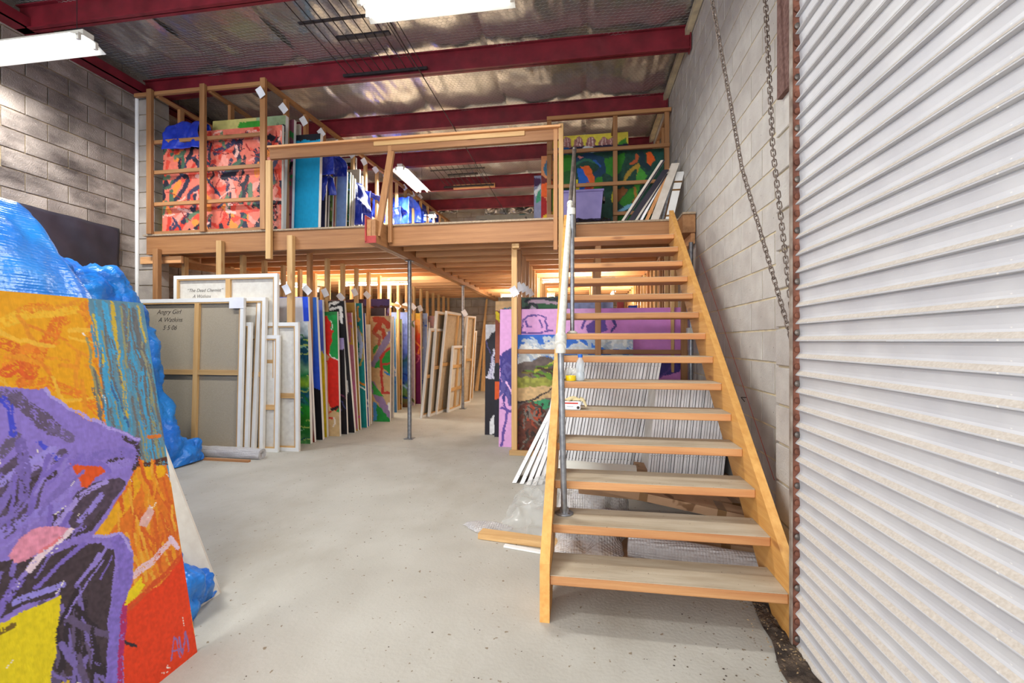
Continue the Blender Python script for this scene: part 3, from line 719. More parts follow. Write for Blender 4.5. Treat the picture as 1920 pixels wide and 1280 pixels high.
MB().tube((b0.x, b0.y, tp.z-.03), (b0.x, b0.y, tp.z+.02), .024, 12).build('tee_fitting', M['gal_white'], st)
b1 = Vector((T2.x, T2.y, sz(13))); MB().tube(b1, T2, .0165, 12).build('top_post', M['darkpipe'], st)
MB().lathe(b1, [(0, 0), (.04, 0), (.04, .006), (.022, .02), (.017, .02)], 16).build('floor_flange', M['darkpipe'], st)
MB().tube(T2-Vector((0, 0, .03)), T2+Vector((0, 0, .02)), .022, 12).build('elbow_fitting', M['darkpipe'], st)

# ---------------------------------------------------------------- lamps
def fluoro(loc, ln, axis, label, power, refl=True, drop=0.0, col=(1, 1, .97)):
    """batten with two tubes and a reflector tray; loc = centre of its underside"""
    x, y, z = loc; t = thing('fluorescent_lamp', (x, y, z+.09), label, 'lamp')
    ax = Vector((1, 0, 0)) if axis == 'x' else Vector((0, 1, 0)); sd = Vector((0, 1, 0)) if axis == 'x' else Vector((1, 0, 0)); c = Vector((x, y, z)); Z = Vector((0, 0, 1))
    def slab(nm, u0, u1, s0, s1, z0, z1, m): return MB().obox(c+ax*u0+sd*s0+Z*z0, ax*(u1-u0), sd*(s1-s0), Z*(z1-z0)).build(nm, m, t)
    h = ln/2
    slab('housing', -h, h, -.045, .045, .05, .10, M['lampwhite']) if refl else slab('housing', -h, h, -.03, .03, .055, .085, M['lampwhite'])
    if refl:
        for s in (-1, 1):
            b = MB(); q0 = c+Z*.052+sd*s*.04; q1 = c+Z*.0+sd*s*.15
            b.add([q0-ax*h, q0+ax*h, q1+ax*h, q1-ax*h]+[v+Z*.004 for v in (q0-ax*h, q0+ax*h, q1+ax*h, q1-ax*h)], [(0, 1, 2, 3), (7, 6, 5, 4), (0, 3, 7, 4), (1, 5, 6, 2), (2, 6, 7, 3), (0, 4, 5, 1)]); b.build('reflector', M['lampwhite'], t)
    for s in ((-1, 1) if refl else (0,)):
        e = slab('lamp_holder', -h, -h+.03, s*.07-.012, s*.07+.012, -.005, .055, M['lampwhite']); slab('lamp_holder', h-.03, h, s*.07-.012, s*.07+.012, -.005, .055, M['lampwhite'])
        MB().tube(c+ax*(-h+.03)+sd*s*.07+Z*.018, c+ax*(h-.03)+sd*s*.07+Z*.018, .014, 12).build('tube', M['tube'], t)
    if drop:
        for k in (-.8, .8): MB().tube(c+ax*h*k+Z*.1, c+ax*h*k+Z*(.1+drop), .003, 6).build('hanger_rod', M['cage'], t)
    if not refl:
        l2 = lamp('tube_light', (x, y, z), (0, 0, 0), ln*.95, .06, power*.9, col); l2.parent = t; l2.location = (0, 0, -.26); l2.rotation_euler = (math.pi, 0, 0)
        power *= .5
    l = lamp('tube_light', (x, y, z-.03), (0, 0, 0 if axis == 'x' else math.pi/2), ln*.95, .16, power, col)
    l.parent = t; l.location = (0, 0, -.12); l.data.use_shadow = True
    return t
fluoro((-4.87, 3.36, 3.88), 1.2, 'x', 'white twin tube lamp glowing under the roof at the top left corner', 70, drop=.66)
fluoro((-1.12, 3.36, 3.88), 1.2, 'x', 'bright twin tube lamp cut by the top edge of the photo, centre left', 62, drop=.66)
fluoro((-3.08, 7.95, 4.20), 1.2, 'y', 'glowing tube lamp hung over the platform beside the upper left rack', 190, drop=.46)
fluoro((-3.55, 7.50, 2.26), 1.2, 'x', 'single tube lamp under the platform joists behind the left rack posts', 62, refl=False, col=(1, .93, .78))
fluoro((-.08, 7.60, 2.26), 1.2, 'x', 'single tube lamp under the platform joists behind the stairs', 60, refl=False, col=(1, .93, .78))
fluoro((-1.2, 9.9, 2.26), 1.2, 'x', 'added single tube lamp under the platform near the back wall', 55, refl=False, col=(1, .93, .78))  # added to brighten the dark back of the aisle
fluoro((-4.85, 7.2, 2.2), 1.2, 'y', 'added unseen tube lamp deep inside the lower left rack', 40, refl=False, col=(1, .9, .72))  # added out of sight to brighten joists and rack
fluoro((.6, 9.6, 2.2), 1.2, 'y', 'added unseen tube lamp deep inside the lower right rack', 55, refl=False, col=(1, .88, .66))  # added out of sight for the yellow light at the right rear
fluoro((-4.0, 10.2, 4.2), 1.2, 'x', 'added tube lamp at the far end over the upper left rack', 120, drop=.46)  # added lamp, brightens the rear above the platform
fluoro((-.3, 10.6, 4.2), 1.2, 'x', 'added tube lamp at the far end behind the upper right rack', 120, drop=.46)  # added likewise, lifts the rear right above the platform
fluoro((-2.6, .2, 3.95), 1.2, 'x', 'added twin tube lamp near the open front of the shed, out of the picture', 80, drop=.6)  # added outside the view, more light on the foreground

# burglar bars below the roof sheeting
def grille(ya, yb, label, wood=False):
    t = thing('roof_grille', (-2.3, (ya+yb)/2, 4.5), label, 'grille')
    n = 10
    for k in range(n):
        x = -2.80+.95*k/(n-1); MB().tube((x, ya, 4.50), (x, yb, 4.50), .005, 6).build('bar', M['cage'], t)
    MB().cbox((-2.86, yb-.03, 4.47), (-1.80, yb, 4.50)).build('cross_bar', M['cage'], t)
    MB().cbox((-2.86, ya+.35, 4.506), (-1.80, ya+.39, 4.52)).build('cross_bar', M['cage'], t)
    MB().cbox((-2.6, ya+.62, 4.506), (-2.0, ya+.68, 4.53)).build('cross_bar', M['cage'], t)
    if wood: timber('ledge_board', (-2.66, yb+.0, 4.44), (-1.78, yb+.03, 4.53), M['redpine'], t)
grille(3.87, 5.13, 'dark steel bars fixed under the foil beside the top centre lamp')
grille(7.92, 9.15, 'dark steel bars on a timber ledge under the foil over the platform', True)
tag(MB().tube((-1.88, 1.0, 4.43), (-1.88, 11.8, 4.43), .006, 6).build('roof_cable', M['cage']), 'thin black cable strung front to back under the purlins', 'cable')

# ================================================================ CANVASES
def leaner(label, bot, top, wd, paint=None, th=.05, Y=None, **kw):
    BR = P(*bot, Z=0.0) if Y is None else P(*bot, Y=Y); BR.z = 0; TR = P(*top, X=BR.x)
    return canvas(label, BR-Vector((wd, 0, 0)), BR, TR-Vector((wd, 0, 0)), paint, th=th, **kw)
W_ = (232, 228, 222); K_ = (34, 30, 34)
# --- white backed group at the front of the lower left rack
GB = 'canvases stacked face inwards in the lower left rack'
def back_lean(label, bot, top, wd, back='cream', th=.042, **kw):
    return leaner(label, bot, top, wd, None, th, back=back, group=GB, **kw)
big, cO, cU, cV, cN, cw_, chh = None, None, None, None, None, 0, 0
res_ = back_lean('largest raw linen canvas back with pencilled title and white label at the rack front', (450, 836), (457, 558), 1.62, 'linen', Y=4.60, bars=(.625,), cross=(.52,))
t1, B1, U1, V1, N1, w1, h1 = res_
back_lean('narrow white edged canvas with its top well below its neighbours, beside the big linen one', (464, 839.5), (471, 604), 1.0, Y=4.645, bars=(), th=.036)
back_lean('tall white edged canvas with a pale wooden cross bar, nearest right of the linen back', (476, 841), (489, 557), 1.1, Y=4.69, th=.045)
back_lean('white edged canvas with a brown inner strip, farther right of the linen back', (492, 842.5), (498, 557), 1.1, Y=4.735, th=.045)
back_lean('short white canvas back with a wooden block in its frame, lowest of the front group', (521, 843.5), (524, 628), .62, Y=4.775, th=.03, bars=(), cross=(.38,))
rT = leaner('tall pale canvas back with a pencilled title, rising behind the linen one', (518, 833), (520, 512), 1.385, None, .04, Y=4.805, back='cream', group=GB, bars=(.53,), cross=(.5,))
leaner('plain white canvas back with a wide cross bar, nearest the green seascape', (560, 839), (559, 604), .60, None, .036, Y=4.845, back='cream', group=GB, bars=(), cross=(.43,))
leaner('blank lilac white canvas behind the plain white canvas back', (574, 831), (566, 557), .7, lambda a: a.fill((226, 224, 230), .02), .03)

# pencilled titles and pinned label
def writing(txt, t, B, U, V, N, u, v, size, shear=.35, m='ink', thick=.0008):
    c = bpy.data.curves.new('writing', 'FONT'); c.body = txt; c.size = size; c.shear = shear; c.extrude = thick/2; c.offset = -size*.012; c.space_line = 1.25
    tmp = bpy.data.objects.new('tmp', c); COL.objects.link(tmp); bpy.context.view_layer.update()
    me = bpy.data.meshes.new_from_object(tmp.evaluated_get(bpy.context.evaluated_depsgraph_get())); bpy.data.objects.remove(tmp); bpy.data.curves.remove(c)
    me.materials.clear(); me.materials.append(M[m]); me.name = 'writing'; o = bpy.data.objects.new('writing', me); o['kind'] = 'stuff'; COL.objects.link(o); o.parent = t
    q = Matrix((U, V, N)).transposed().to_4x4(); o.matrix_parent_inverse = Matrix.Identity(4)
    o.matrix_basis = Matrix.Translation(B+U*u+V*v+N*.001-t.location)@q; return o
def loc_on(B, U, V, N, px, py):
    r = Vector(ray(px, py)); o = Vector((0, 0, EYE)); q = o+r*((B-o).dot(N)/r.dot(N))-B; return q.dot(U), q.dot(V)
u, v = loc_on(B1, U1, V1, N1, 289, 588)
writing('Angry Girl\n A Watkins\n    5·5·06', t1, B1-N1*.035, U1, V1, N1, u, v, .075)
u, v = loc_on(*rT[1:5], 346, 547)
writing('“The Dead Chemist”\n     A Watkins', rT[0], rT[1]-rT[4]*.033, rT[2], rT[3], rT[4], u, v, .057)
u, v = loc_on(B1, U1, V1, N1, 430, 578)
o = B1+U1*u+V1*v+N1*.003
tag(MB().obox(o, U1*.185, V1*.125, N1*.0015).build('paper_label', M['paper']), 'white paper sheet pinned to the top edge of the linen canvas back', 'label')

# --- front facing canvases of the lower left row; colours read from the strips that show
def seascape(a):
    a.grad([(0, (222, 228, 236)), (.12, (176, 200, 216)), (.15, (26, 92, 110)), (.30, (20, 84, 120)), (.38, (120, 180, 150)), (.43, (20, 140, 80)), (.48, (150, 200, 60)), (.55, (22, 130, 84)), (.62, (26, 96, 140)), (.7, (40, 160, 60)), (.8, (44, 140, 40)), (.9, (36, 120, 60)), (1, (90, 160, 90))], .12)
    a.strokes([(150, 210, 180), (30, 130, 60), (20, 90, 100), (190, 215, 110)], 60, (.008, .025), (.1, .3), ang=(0, .15), seed=3)
def blueblack(a):
    a.grad([(0, (52, 110, 200)), (.5, (44, 84, 206)), (1, (60, 90, 215))]); a.poly((22, 20, 26), [(540, 718), (590, 726), (612, 740), (640, 850), (540, 850)])
def blueyel(a):
    a.grad([(0, (110, 130, 220)), (.25, (84, 104, 200)), (1, (70, 90, 190))]); a.poly((214, 186, 20), [(603, 655), (609, 665), (616, 720), (630, 850), (590, 850)])
def redgreen(a):
    a.fill((30, 150, 72)); a.poly((40, 120, 60), [(600, 583), (640, 583), (640, 592), (600, 590)])
    a.poly((208, 40, 30), [(560, 590), (612, 592), (618, 600), (621, 612), (619, 618), (627, 620), (622, 628), (624, 636), (618, 650), (617, 663), (622, 670), (640, 676), (650, 740), (640, 762), (628, 770), (560, 770)])
    a.line(W_, .012, [(620, 600), (624, 612), (622, 618)]); a.line(W_, .012, [(617, 662), (624, 670), (640, 676)])
    a.poly((196, 150, 110), [(606, 660), (620, 668), (611, 676), (606, 676)]); a.poly((206, 176, 130), [(560, 760), (612, 745), (622, 768), (655, 780), (655, 830), (560, 830)])
    a.line(K_, .04, [(622, 768), (634, 762)]); a.strokes([(206, 50, 40), (230, 220, 210), K_], 22, (.01, .03), (.05, .18), box=(0, a.ht*.8, a.wd, a.ht), seed=5)
def lilacblack(a): a.fill((168, 150, 196)); a.poly(K_, [(560, 655), (700, 655), (720, 830), (560, 830)]); a.strokes([(80, 80, 130), (120, 60, 90)], 20, (.01, .03), (.05, .2), box=(0, a.ht*.4, a.wd, a.ht), seed=8)
def blackwhite(a):
    a.fill((30, 28, 32)); a.line(W_, .028, [(614, 580), (618, 570), (634, 566)]); a.line(W_, .03, [(618, 582), (634, 575)]); a.line(W_, .05, [(637, 576), (640, 590), (640, 602)]); a.line(W_, .03, [(645, 690), (651, 730), (647, 750)])
def multi(seed, base, cols, n=40, wr=(.015, .05), lr=(.08, .3)):
    def f(a): a.fill(base); a.strokes(cols, n, wr, lr, seed=seed)
    return f
def teal(a):
    a.fill((16, 128, 128)); a.poly((222, 160, 90), [(668, 574), (672, 574), (675, 600), (671, 603)]); a.line((170, 180, 210), .07, [(671, 618), (678, 645), (677, 668)]); a.line((176, 150, 70), .02, [(672, 612), (682, 640), (680, 675), (673, 686)])
    a.line((214, 130, 30), .03, [(672, 716), (684, 722), (690, 730)]); a.line(W_, .02, [(672, 722), (685, 732)])
def bigabs(a):
    a.fill((204, 168, 120)); a.poly((70, 150, 70), [(700, 592), (712, 600), (716, 640), (700, 665)]); a.poly((190, 160, 120), [(696, 590), (736, 590), (736, 612), (716, 640), (700, 650)])
    a.line((176, 64, 40), .09, [(703, 598), (716, 600), (726, 606), (728, 612)]); a.line((176, 64, 40), .08, [(715, 602), (704, 618)]); a.line((176, 64, 40), .06, [(708, 612), (719, 620), (720, 634)]); a.line((170, 90, 70), .05, [(700, 622), (712, 632), (711, 645)])
    a.poly(W_, [(725, 624), (735, 622), (735, 640), (722, 645)]); a.line((142, 126, 160), .10, [(733, 626), (716, 652), (700, 682)])
    a.poly((36, 150, 60), [(735, 650), (724, 654), (715, 665), (700, 688), (716, 692), (735, 696)]); a.poly((36, 150, 60), [(722, 688), (735, 684), (735, 712), (728, 700)])
    a.line((190, 60, 50), .045, [(735, 650), (722, 658), (714, 672), (717, 736), (735, 737)]); a.line((190, 60, 50), .03, [(716, 684), (735, 680)])
    a.line((40, 130, 200), .03, [(722, 698), (735, 706)]); a.line((146, 120, 160), .12, [(698, 722), (716, 756), (735, 784)]); a.poly((60, 160, 70), [(698, 716), (720, 744), (700, 740)])
    a.poly((34, 140, 60), [(704, 756), (716, 766), (733, 792), (700, 792)]); a.poly((70, 140, 200), [(700, 752), (706, 756), (706, 788), (700, 790)]); a.poly(W_, [(727, 756), (735, 750), (735, 776), (728, 768)])
def dark_floral(a): a.fill((84, 90, 50)); a.poly((120, 140, 70), [(740, 598), (760, 598), (760, 625), (740, 618)]); a.strokes([(190, 210, 60), (40, 24, 24), (110, 40, 30), (180, 150, 60), (90, 110, 50)], 60, (.015, .04), (.06, .2), seed=9); a.poly((160, 110, 40), [(740, 712), (757, 712), (757, 770), (740, 770)]); a.line(K_, .02, [(744, 720), (752, 724), (752, 760)])
def lav(a): a.grad([(0, (150, 170, 230)), (.25, (130, 146, 220)), (.45, (90, 110, 200)), (.5, (40, 90, 80)), (.6, (60, 110, 190)), (.7, (36, 80, 190)), (.8, (110, 160, 90)), (1, (120, 80, 50))], .1); a.strokes([(40, 90, 60), (30, 60, 150), (160, 190, 230)], 40, (.015, .04), (.05, .2), box=(0, a.ht*.4, a.wd, a.ht), seed=4)
def fire(a):
    a.grad([(0, (236, 196, 70)), (.12, (232, 150, 60)), (.25, (222, 70, 40)), (.4, (176, 40, 60)), (.55, (120, 24, 84)), (1, (112, 20, 80))], .06); a.line((236, 160, 90), .05, [(772, 600), (784, 602), (786, 622)]); a.line((236, 130, 60), .04, [(778, 640), (788, 650), (784, 664)]); a.line((196, 90, 120), .03, [(778, 660), (788, 668), (780, 680)])
GF = 'canvases stored face out in the lower left rack'
row = [
 ('green and teal seascape canvas, nearest the white canvas backs', (582, 832), (577, 602), .55, seascape, .05, 3),
 ('narrow bright blue canvas between the seascape and the blue black one', (590, 829), (577, 556), .8, lambda a: (a.grad([(0, (44, 88, 232)), (.5, (36, 60, 200)), (.6, (120, 30, 30)), (.75, (200, 190, 190)), (1, (120, 40, 30))])), .035, 4),
 ('tall blue canvas with a black lower half', (605, 824.5), (593, 557), .9, blueblack, .045, 5),
 ('tall periwinkle canvas with a yellow curve below', (613, 819.5), (604, 562), .9, blueyel, .045, 6),
 ('red figure on a green ground with initials at the foot, shorter than its neighbours', (637, 818), (632, 584), .75, redgreen, .04, 7),
 ('lilac canvas with a black lower half behind the red and green one', (651, 814), (643, 590), .75, lilacblack, .035, 8),
 ('tall black canvas with loose white lines', (665, 811), (645, 564), .9, blackwhite, .045, 9),
 ('narrow mustard and pink canvas right of the tall black one', (671, 807.5), (659, 586), .7, multi(11, (180, 110, 130), [(196, 160, 50), (190, 100, 150), (216, 120, 50)], 30), .03, 10),
 ('narrow green and magenta canvas left of the teal one', (676, 805.5), (665, 567), .8, multi(12, (170, 130, 60), [(150, 190, 50), (190, 40, 120), (216, 130, 40), (90, 150, 50)], 40), .03, 11),
 ('teal canvas with an orange loop', (688, 801.5), (678, 568), .8, teal, .035, 12),
 ('thin dark blue canvas behind the teal one', (692, 799), (684, 587), .7, multi(13, (40, 70, 150), [(30, 40, 90), (190, 190, 210)], 20), .028, 13),
 ('thin pale canvas with an orange patch, left of the large abstract', (696, 795), (693, 608), .6, multi(14, (224, 218, 206), [(222, 120, 50), (230, 224, 214)], 20), .028, 14),
 ('large abstract canvas with red arch, green and lilac bands', (731, 790.5), (732, 592), .95, bigabs, .04, 15),
 ('white edged canvas directly behind the large abstract', (737, 783), (737, 593), .9, multi(16, (214, 206, 206), [(196, 186, 190)], 10), .045, 16),
 ('slim blue canvas left of the dark floral one', (744, 773), (741, 597), .8, multi(17, (80, 140, 200), [(210, 210, 220), (60, 110, 190)], 20), .035, 17),
 ('dark floral canvas with yellow leaves and a brown foot', (753, 767.5), (753, 598), .8, dark_floral, .035, 18),
 ('lavender sky canvas with blue flowers, partly behind the front steel prop', (771, 763.5), (764, 585), 1.1, lav, .035, 19),
 ('slim mauve canvas right of the front steel prop', (777, 760), (777, 601), .6, multi(20, (206, 186, 206), [(190, 170, 190), (110, 120, 80)], 20), .03, 20),
 ('orange canvas fading to magenta, far along the lower left rack', (789, 757), (788, 587), .9, fire, .05, 21),
 ('white edged canvas with a blue top behind the orange and magenta one', (799, 753), (801, 587), .8, multi(22, (150, 170, 215), [(60, 100, 200), (220, 220, 226)], 30), .04, 22),
 ('small dark patterned canvas beside the blue topped one', (806, 751), (805, 604), .6, multi(23, (190, 180, 170), [(60, 50, 50), (160, 60, 120), (220, 214, 204)], 40), .035, 23),
 ('pink and grey canvas last in the lower left rack before the leaning backs', (816, 748), (814, 592), .7, multi(24, (206, 160, 160), [(180, 180, 190), (190, 120, 120)], 30), .035, 24),
]
for lb, bo, to_, wd, fn, th, sd in row: leaner(lb, bo, to_, wd, fn, th, group=GF, seed=sd, res=.012 if sd < 16 else .016)
# two dark purple canvases raised behind the abstract one
def purple_top(a): a.fill((60, 34, 50)); a.poly((70, 60, 120), [(682, 560), (732, 560), (732, 572), (682, 575)]); a.strokes([(140, 120, 180), (40, 30, 80), (150, 60, 60), (110, 90, 150)], 40, (.02, .05), (.1, .3), seed=2)
def orange_curves(a): a.fill((70, 60, 70)); a.strokes([(220, 150, 80), (230, 220, 190), (200, 90, 50), (60, 130, 120)], 40, (.03, .06), (.2, .4), seed=6)
q = P(730, 600, Y=7.15)
canvas('wide dark purple canvas raised behind the large abstract', (q.x-1.3, 7.1, .35), (q.x, 7.1, .35), (q.x-1.3, 7.15, P(730, 560, Y=7.15).z), purple_top, group=GF, seed=31)
q = P(724, 600, Y=7.05)
canvas('canvas with orange and cream curves just below the dark purple one', (q.x-1.2, 6.98, .3), (q.x, 6.98, .3), (q.x-1.2, 7.0, P(724, 577, Y=7.0).z), orange_curves, group=GF, seed=32)

# --- canvases leaning on the rear prop, backs outwards
GL = 'canvases leaning in the aisle near the rear prop'
def aisle(label, bl, tl, wd, ht_, back, th=.04, dirn=(.08, 1), **kw):
    BL = P(*bl, Z=0); TL = P(*tl, Y=BL.y); d = Vector((dirn[0], dirn[1], 0)).normalized()
    canvas(label, BL, BL+d*wd, TL, None, th=th, back=back, group=GL, **kw)
aisle('slim canvas back leaning first of the aisle group, nearest the camera', (791, 784), (808, 615), .9, 0, 'linen', bars=(.5,), cross=(.46,))
aisle('tall canvas back with thick white edge, second of the aisle group', (806, 781), (821, 583), .9, 0, 'linen', th=.05, bars=(.6,), cross=(.46,))
aisle('tallest tan canvas back with pale bars leaning against the rear prop', (819, 777), (839, 583), 1.0, 0, 'tan_linen', bars=(.62,), cross=(.48,))
aisle('small white canvas back with thin cross bars in front of the rear prop', (841, 773), (851, 648), .66, 0, 'cream', bars=(.5,), cross=(.33, .68))
aisle('tan canvas back standing just right of the rear prop', (866, 757), (880, 592), .3, 0, 'tan_linen', bars=(), cross=(.5,), dirn=(.4, 1))
aisle('plain pine stretcher frame farthest of the aisle group', (873, 751), (884, 620), .25, 0, 'tan_linen', bars=(), cross=(.5,), edge='foam', dirn=(.5, 1))
q0, q1, q2 = P(870, 731, Z=0), P(888, 731, Z=0), P(870, 640, Y=11.3)
canvas('orange and green flowered canvas against the back wall', (q0.x, 11.3, 0), (q1.x, 11.3, 0), (q0.x, 11.45, q2.z), multi(41, (70, 130, 80), [(226, 130, 40), (200, 60, 30), (60, 150, 130), (226, 180, 60)], 70, (.02, .06), (.04, .12)), res=.02)
for i, (b_, t_) in enumerate([((890, 729), (909, 592)), ((893, 729), (911, 560)), ((901, 728), (911, 610)), ((906, 727), (912, 640)), ((903, 727), (908, 590))]):
    b = P(*b_, Y=11.45); b.z = .005; t = P(*t_, Y=11.72)
    tag(MB().obox(b, (.05, 0, 0), (0, .02, 0), t-b).build('timber_batten', M['pale']['z']), 'rough timber batten leaning on the back wall, %s from the left at its foot' % ORD[[0, 1, 2, 4, 3][i]], 'timber', 'battens against the back wall')

# --- lower right rack
def coat(a):
    a.fill((34, 30, 38)); a.poly((226, 224, 226), [(905, 606), (930, 606), (930, 620), (922, 624), (916, 634), (909, 640), (905, 640)]); a.poly((214, 210, 224), [(927, 650), (921, 670), (915, 700), (912, 708), (927, 711)]); a.line((140, 130, 170), .01, [(924, 660), (917, 700)]); a.line((140, 130, 170), .01, [(926, 668), (921, 708)])
    a.poly((230, 228, 230), [(921, 780), (927, 776), (927, 812), (918, 813), (917, 795)]); a.line((84, 74, 120), .02, [(912, 640), (918, 660)])
def rusty(a):
    a.fill((150, 74, 48)); a.poly((226, 182, 126), [(920, 560), (990, 560), (990, 582), (926, 582)]); a.poly((40, 44, 60), [(932, 584), (945, 578), (990, 578), (990, 590)]); a.line((60, 120, 150), .02, [(946, 578), (958, 576)])
    a.poly((232, 204, 20), [(927, 588), (930, 584), (936, 586), (936, 606), (931, 600)]); a.poly((30, 26, 34), [(924, 680), (937, 680), (937, 716), (924, 716)]); a.poly((226, 90, 30), [(924, 716), (937, 716), (937, 750), (924, 750)]); a.poly((34, 32, 44), [(924, 752), (937, 745), (937, 822), (924, 822)])
def pink(a):
    a.fill((222, 164, 214), .03); a.poly((206, 130, 200), [(1120, 575), (1290, 575), (1290, 880), (1120, 880)], .02)
    L = (96, 70, 150); D = (70, 56, 130)
    for st_ in ([(969, 622), (985, 624), (1010, 623), (1035, 619)], [(978, 621), (981, 600), (990, 592), (1008, 590), (1022, 594), (1026, 618)], [(985, 600), (988, 612), (996, 612)], [(1012, 600), (1016, 612)]): a.line(L, .022, st_, .25)
    a.poly(D, [(937, 672), (948, 655), (962, 650), (975, 655), (975, 760), (962, 768), (951, 748), (945, 720), (938, 700)])
    a.strokes([(60, 50, 130), (90, 80, 150)], 26, (.02, .04), (.1, .25), box=(0, a.ht*.28, .2, a.ht*.6), ang=(1.4, .3), seed=3)
    a.line(L, .03, [(940, 765), (955, 772), (975, 768)]); a.line(L, .03, [(944, 760), (952, 770), (946, 800), (941, 836)]); a.line((236, 186, 226), .02, [(950, 715), (958, 735), (965, 745)])
    a.line(L, .03, [(1092, 614), (1097, 598), (1108, 590), (1120, 590), (1132, 600), (1136, 612), (1130, 620)]); a.poly(L, [(1100, 612), (1112, 600), (1130, 600), (1140, 618), (1126, 625), (1102, 622)]); a.line(D, .02, [(1150, 600), (1154, 612), (1146, 622)])
    a.poly(D, [(1236, 668), (1262, 676), (1283, 668), (1283, 690), (1262, 700), (1236, 706)]); a.line(L, .02, [(1236, 706), (1256, 694), (1262, 680)])
def hills(a):
    a.grad([(0, (36, 96, 190)), (.16, (60, 120, 205)), (.28, (150, 180, 215)), (1, (150, 180, 215))], .06)
    for pp in ([(972, 652), (984, 643), (998, 640), (1012, 646), (1030, 640), (1046, 636), (1050, 660), (1000, 672), (972, 690)], [(1060, 655), (1074, 644), (1086, 640), (1100, 648), (1110, 660)], [(1108, 640), (1130, 634), (1150, 630), (1189, 628), (1189, 650), (1160, 655), (1130, 650)]): a.poly((214, 216, 214), pp, .12)
    a.strokes([(230, 230, 224), (190, 200, 210), (170, 184, 200)], 50, (.02, .05), (.05, .2), box=(0, .02, a.wd, .25), ang=(.2, .5), seed=4)
    a.poly((104, 90, 84), [(968, 684), (995, 676), (1015, 668), (1028, 668), (1045, 678), (1075, 688), (1110, 700), (1110, 850), (968, 850)], .1)
    a.poly((150, 150, 60), [(968, 705), (1000, 708), (1040, 706), (1040, 722), (968, 728)], .2); a.strokes([(190, 190, 60), (120, 110, 40), (80, 60, 40), (100, 140, 40)], 30, (.012, .03), (.1, .3), box=(0, .38, a.wd*.5, .5), ang=(0, .2), seed=6)
    a.poly((206, 170, 120), [(968, 728), (1040, 722), (1040, 742), (1000, 752), (968, 752)], .12); a.poly((60, 150, 100), [(990, 752), (1030, 748), (1036, 762), (1010, 772)]); a.line((50, 40, 40), .02, [(968, 756), (1000, 748), (1036, 728)])
    a.poly((96, 50, 36), [(968, 770), (980, 756), (1005, 754), (1022, 768), (1030, 790), (1020, 845), (968, 845)], .2); a.poly((170, 70, 40), [(985, 760), (1008, 757), (1018, 775), (1008, 792), (988, 788)], .2)
    a.strokes([(120, 110, 100), (70, 60, 50), (150, 64, 40), (50, 34, 30)], 50, (.01, .025), (.06, .2), box=(0, a.ht*.55, a.wd*.3, a.ht), ang=(1.5, .4), seed=7)
def car(a):
    a.fill((70, 96, 80), .15); a.poly((206, 176, 196), [(988, 566), (1002, 561), (1020, 562), (1047, 566), (1047, 570), (1010, 568), (990, 568)]); a.line((50, 50, 66), .03, [(984, 564), (1000, 559), (1047, 561)]); a.line((50, 50, 66), .03, [(976, 579), (990, 577), (994, 571), (1004, 571), (1008, 578)]); a.poly((196, 180, 200), [(993, 580), (996, 575), (1003, 575), (1006, 580)]); a.poly((56, 110, 70), [(1010, 570), (1047, 571), (1047, 578), (1010, 578)])
def figs(a): a.fill((150, 160, 200), .1); a.strokes([(210, 210, 230), (90, 90, 130), (176, 150, 60), (190, 170, 200)], 30, (.02, .06), (.1, .3), seed=3)
def fr(label, Y, x0, x1, ytop, paint, ybot=None, lean=.10, th=.04, zb=0.0, **kw):
    a_, b_ = P(x0, 700, Y=Y), P(x1, 700, Y=Y); zt = P((x0+x1)/2 if ybot is None else x0, ytop, Y=Y+lean).z
    return canvas(label, (a_.x, Y, zb), (b_.x, Y, zb), (a_.x, Y+lean, zt), paint, th=th, **kw)
fr('narrow canvas of a black coat with white cuffs, leftmost in the right rack', 6.12, 909, 985, 608, coat, lean=.05, seed=51)
fr('rust brown canvas with sand top and yellow mark beside the long pink one', 6.0, 927, 1010, 564, rusty, lean=.08, seed=52)
fr('long pink canvas with violet drawn hat and figure behind the stairs', 5.45, 935, 1283, 578, pink, lean=.10, seed=53, res=.010)
fr('landscape canvas of brown hills under a blue cloudy sky in the right rack', 5.26, 969.5, 1188, 627, hills, lean=.06, seed=54, res=.010)
fr('grey green canvas showing the top of a car, above the pink canvas', 5.75, 974, 1062, 557, car, lean=.04, seed=55, zb=.1)
fr('pale blue canvas with loose figures above the pink canvas, seen between treads', 5.78, 1064, 1150, 561, figs, lean=.04, seed=56, zb=.1)
for x0, x1, y0, m_, lb in ((1157, 1169, 563, 'redpaint', 'small red box standing on end above the pink canvas'), (1178, 1194, 573, 'tarp_dark', 'flat dark blue box lying beside the small red box')):
    a_, b_ = P(x0, y0, Y=5.85), P(x1, 580, Y=5.85)
    MB()
    t = thing('storage_box', (a_.x, 5.85, 1.5), lb, 'box'); MB().cbox((a_.x, 5.80, 1.3), (b_.x, 5.92, a_.z-.012)).build('body', M[m_], t); MB().cbox((a_.x-.003, 5.797, a_.z-.012), (b_.x+.003, 5.923, a_.z)).build('lid', M[m_], t)

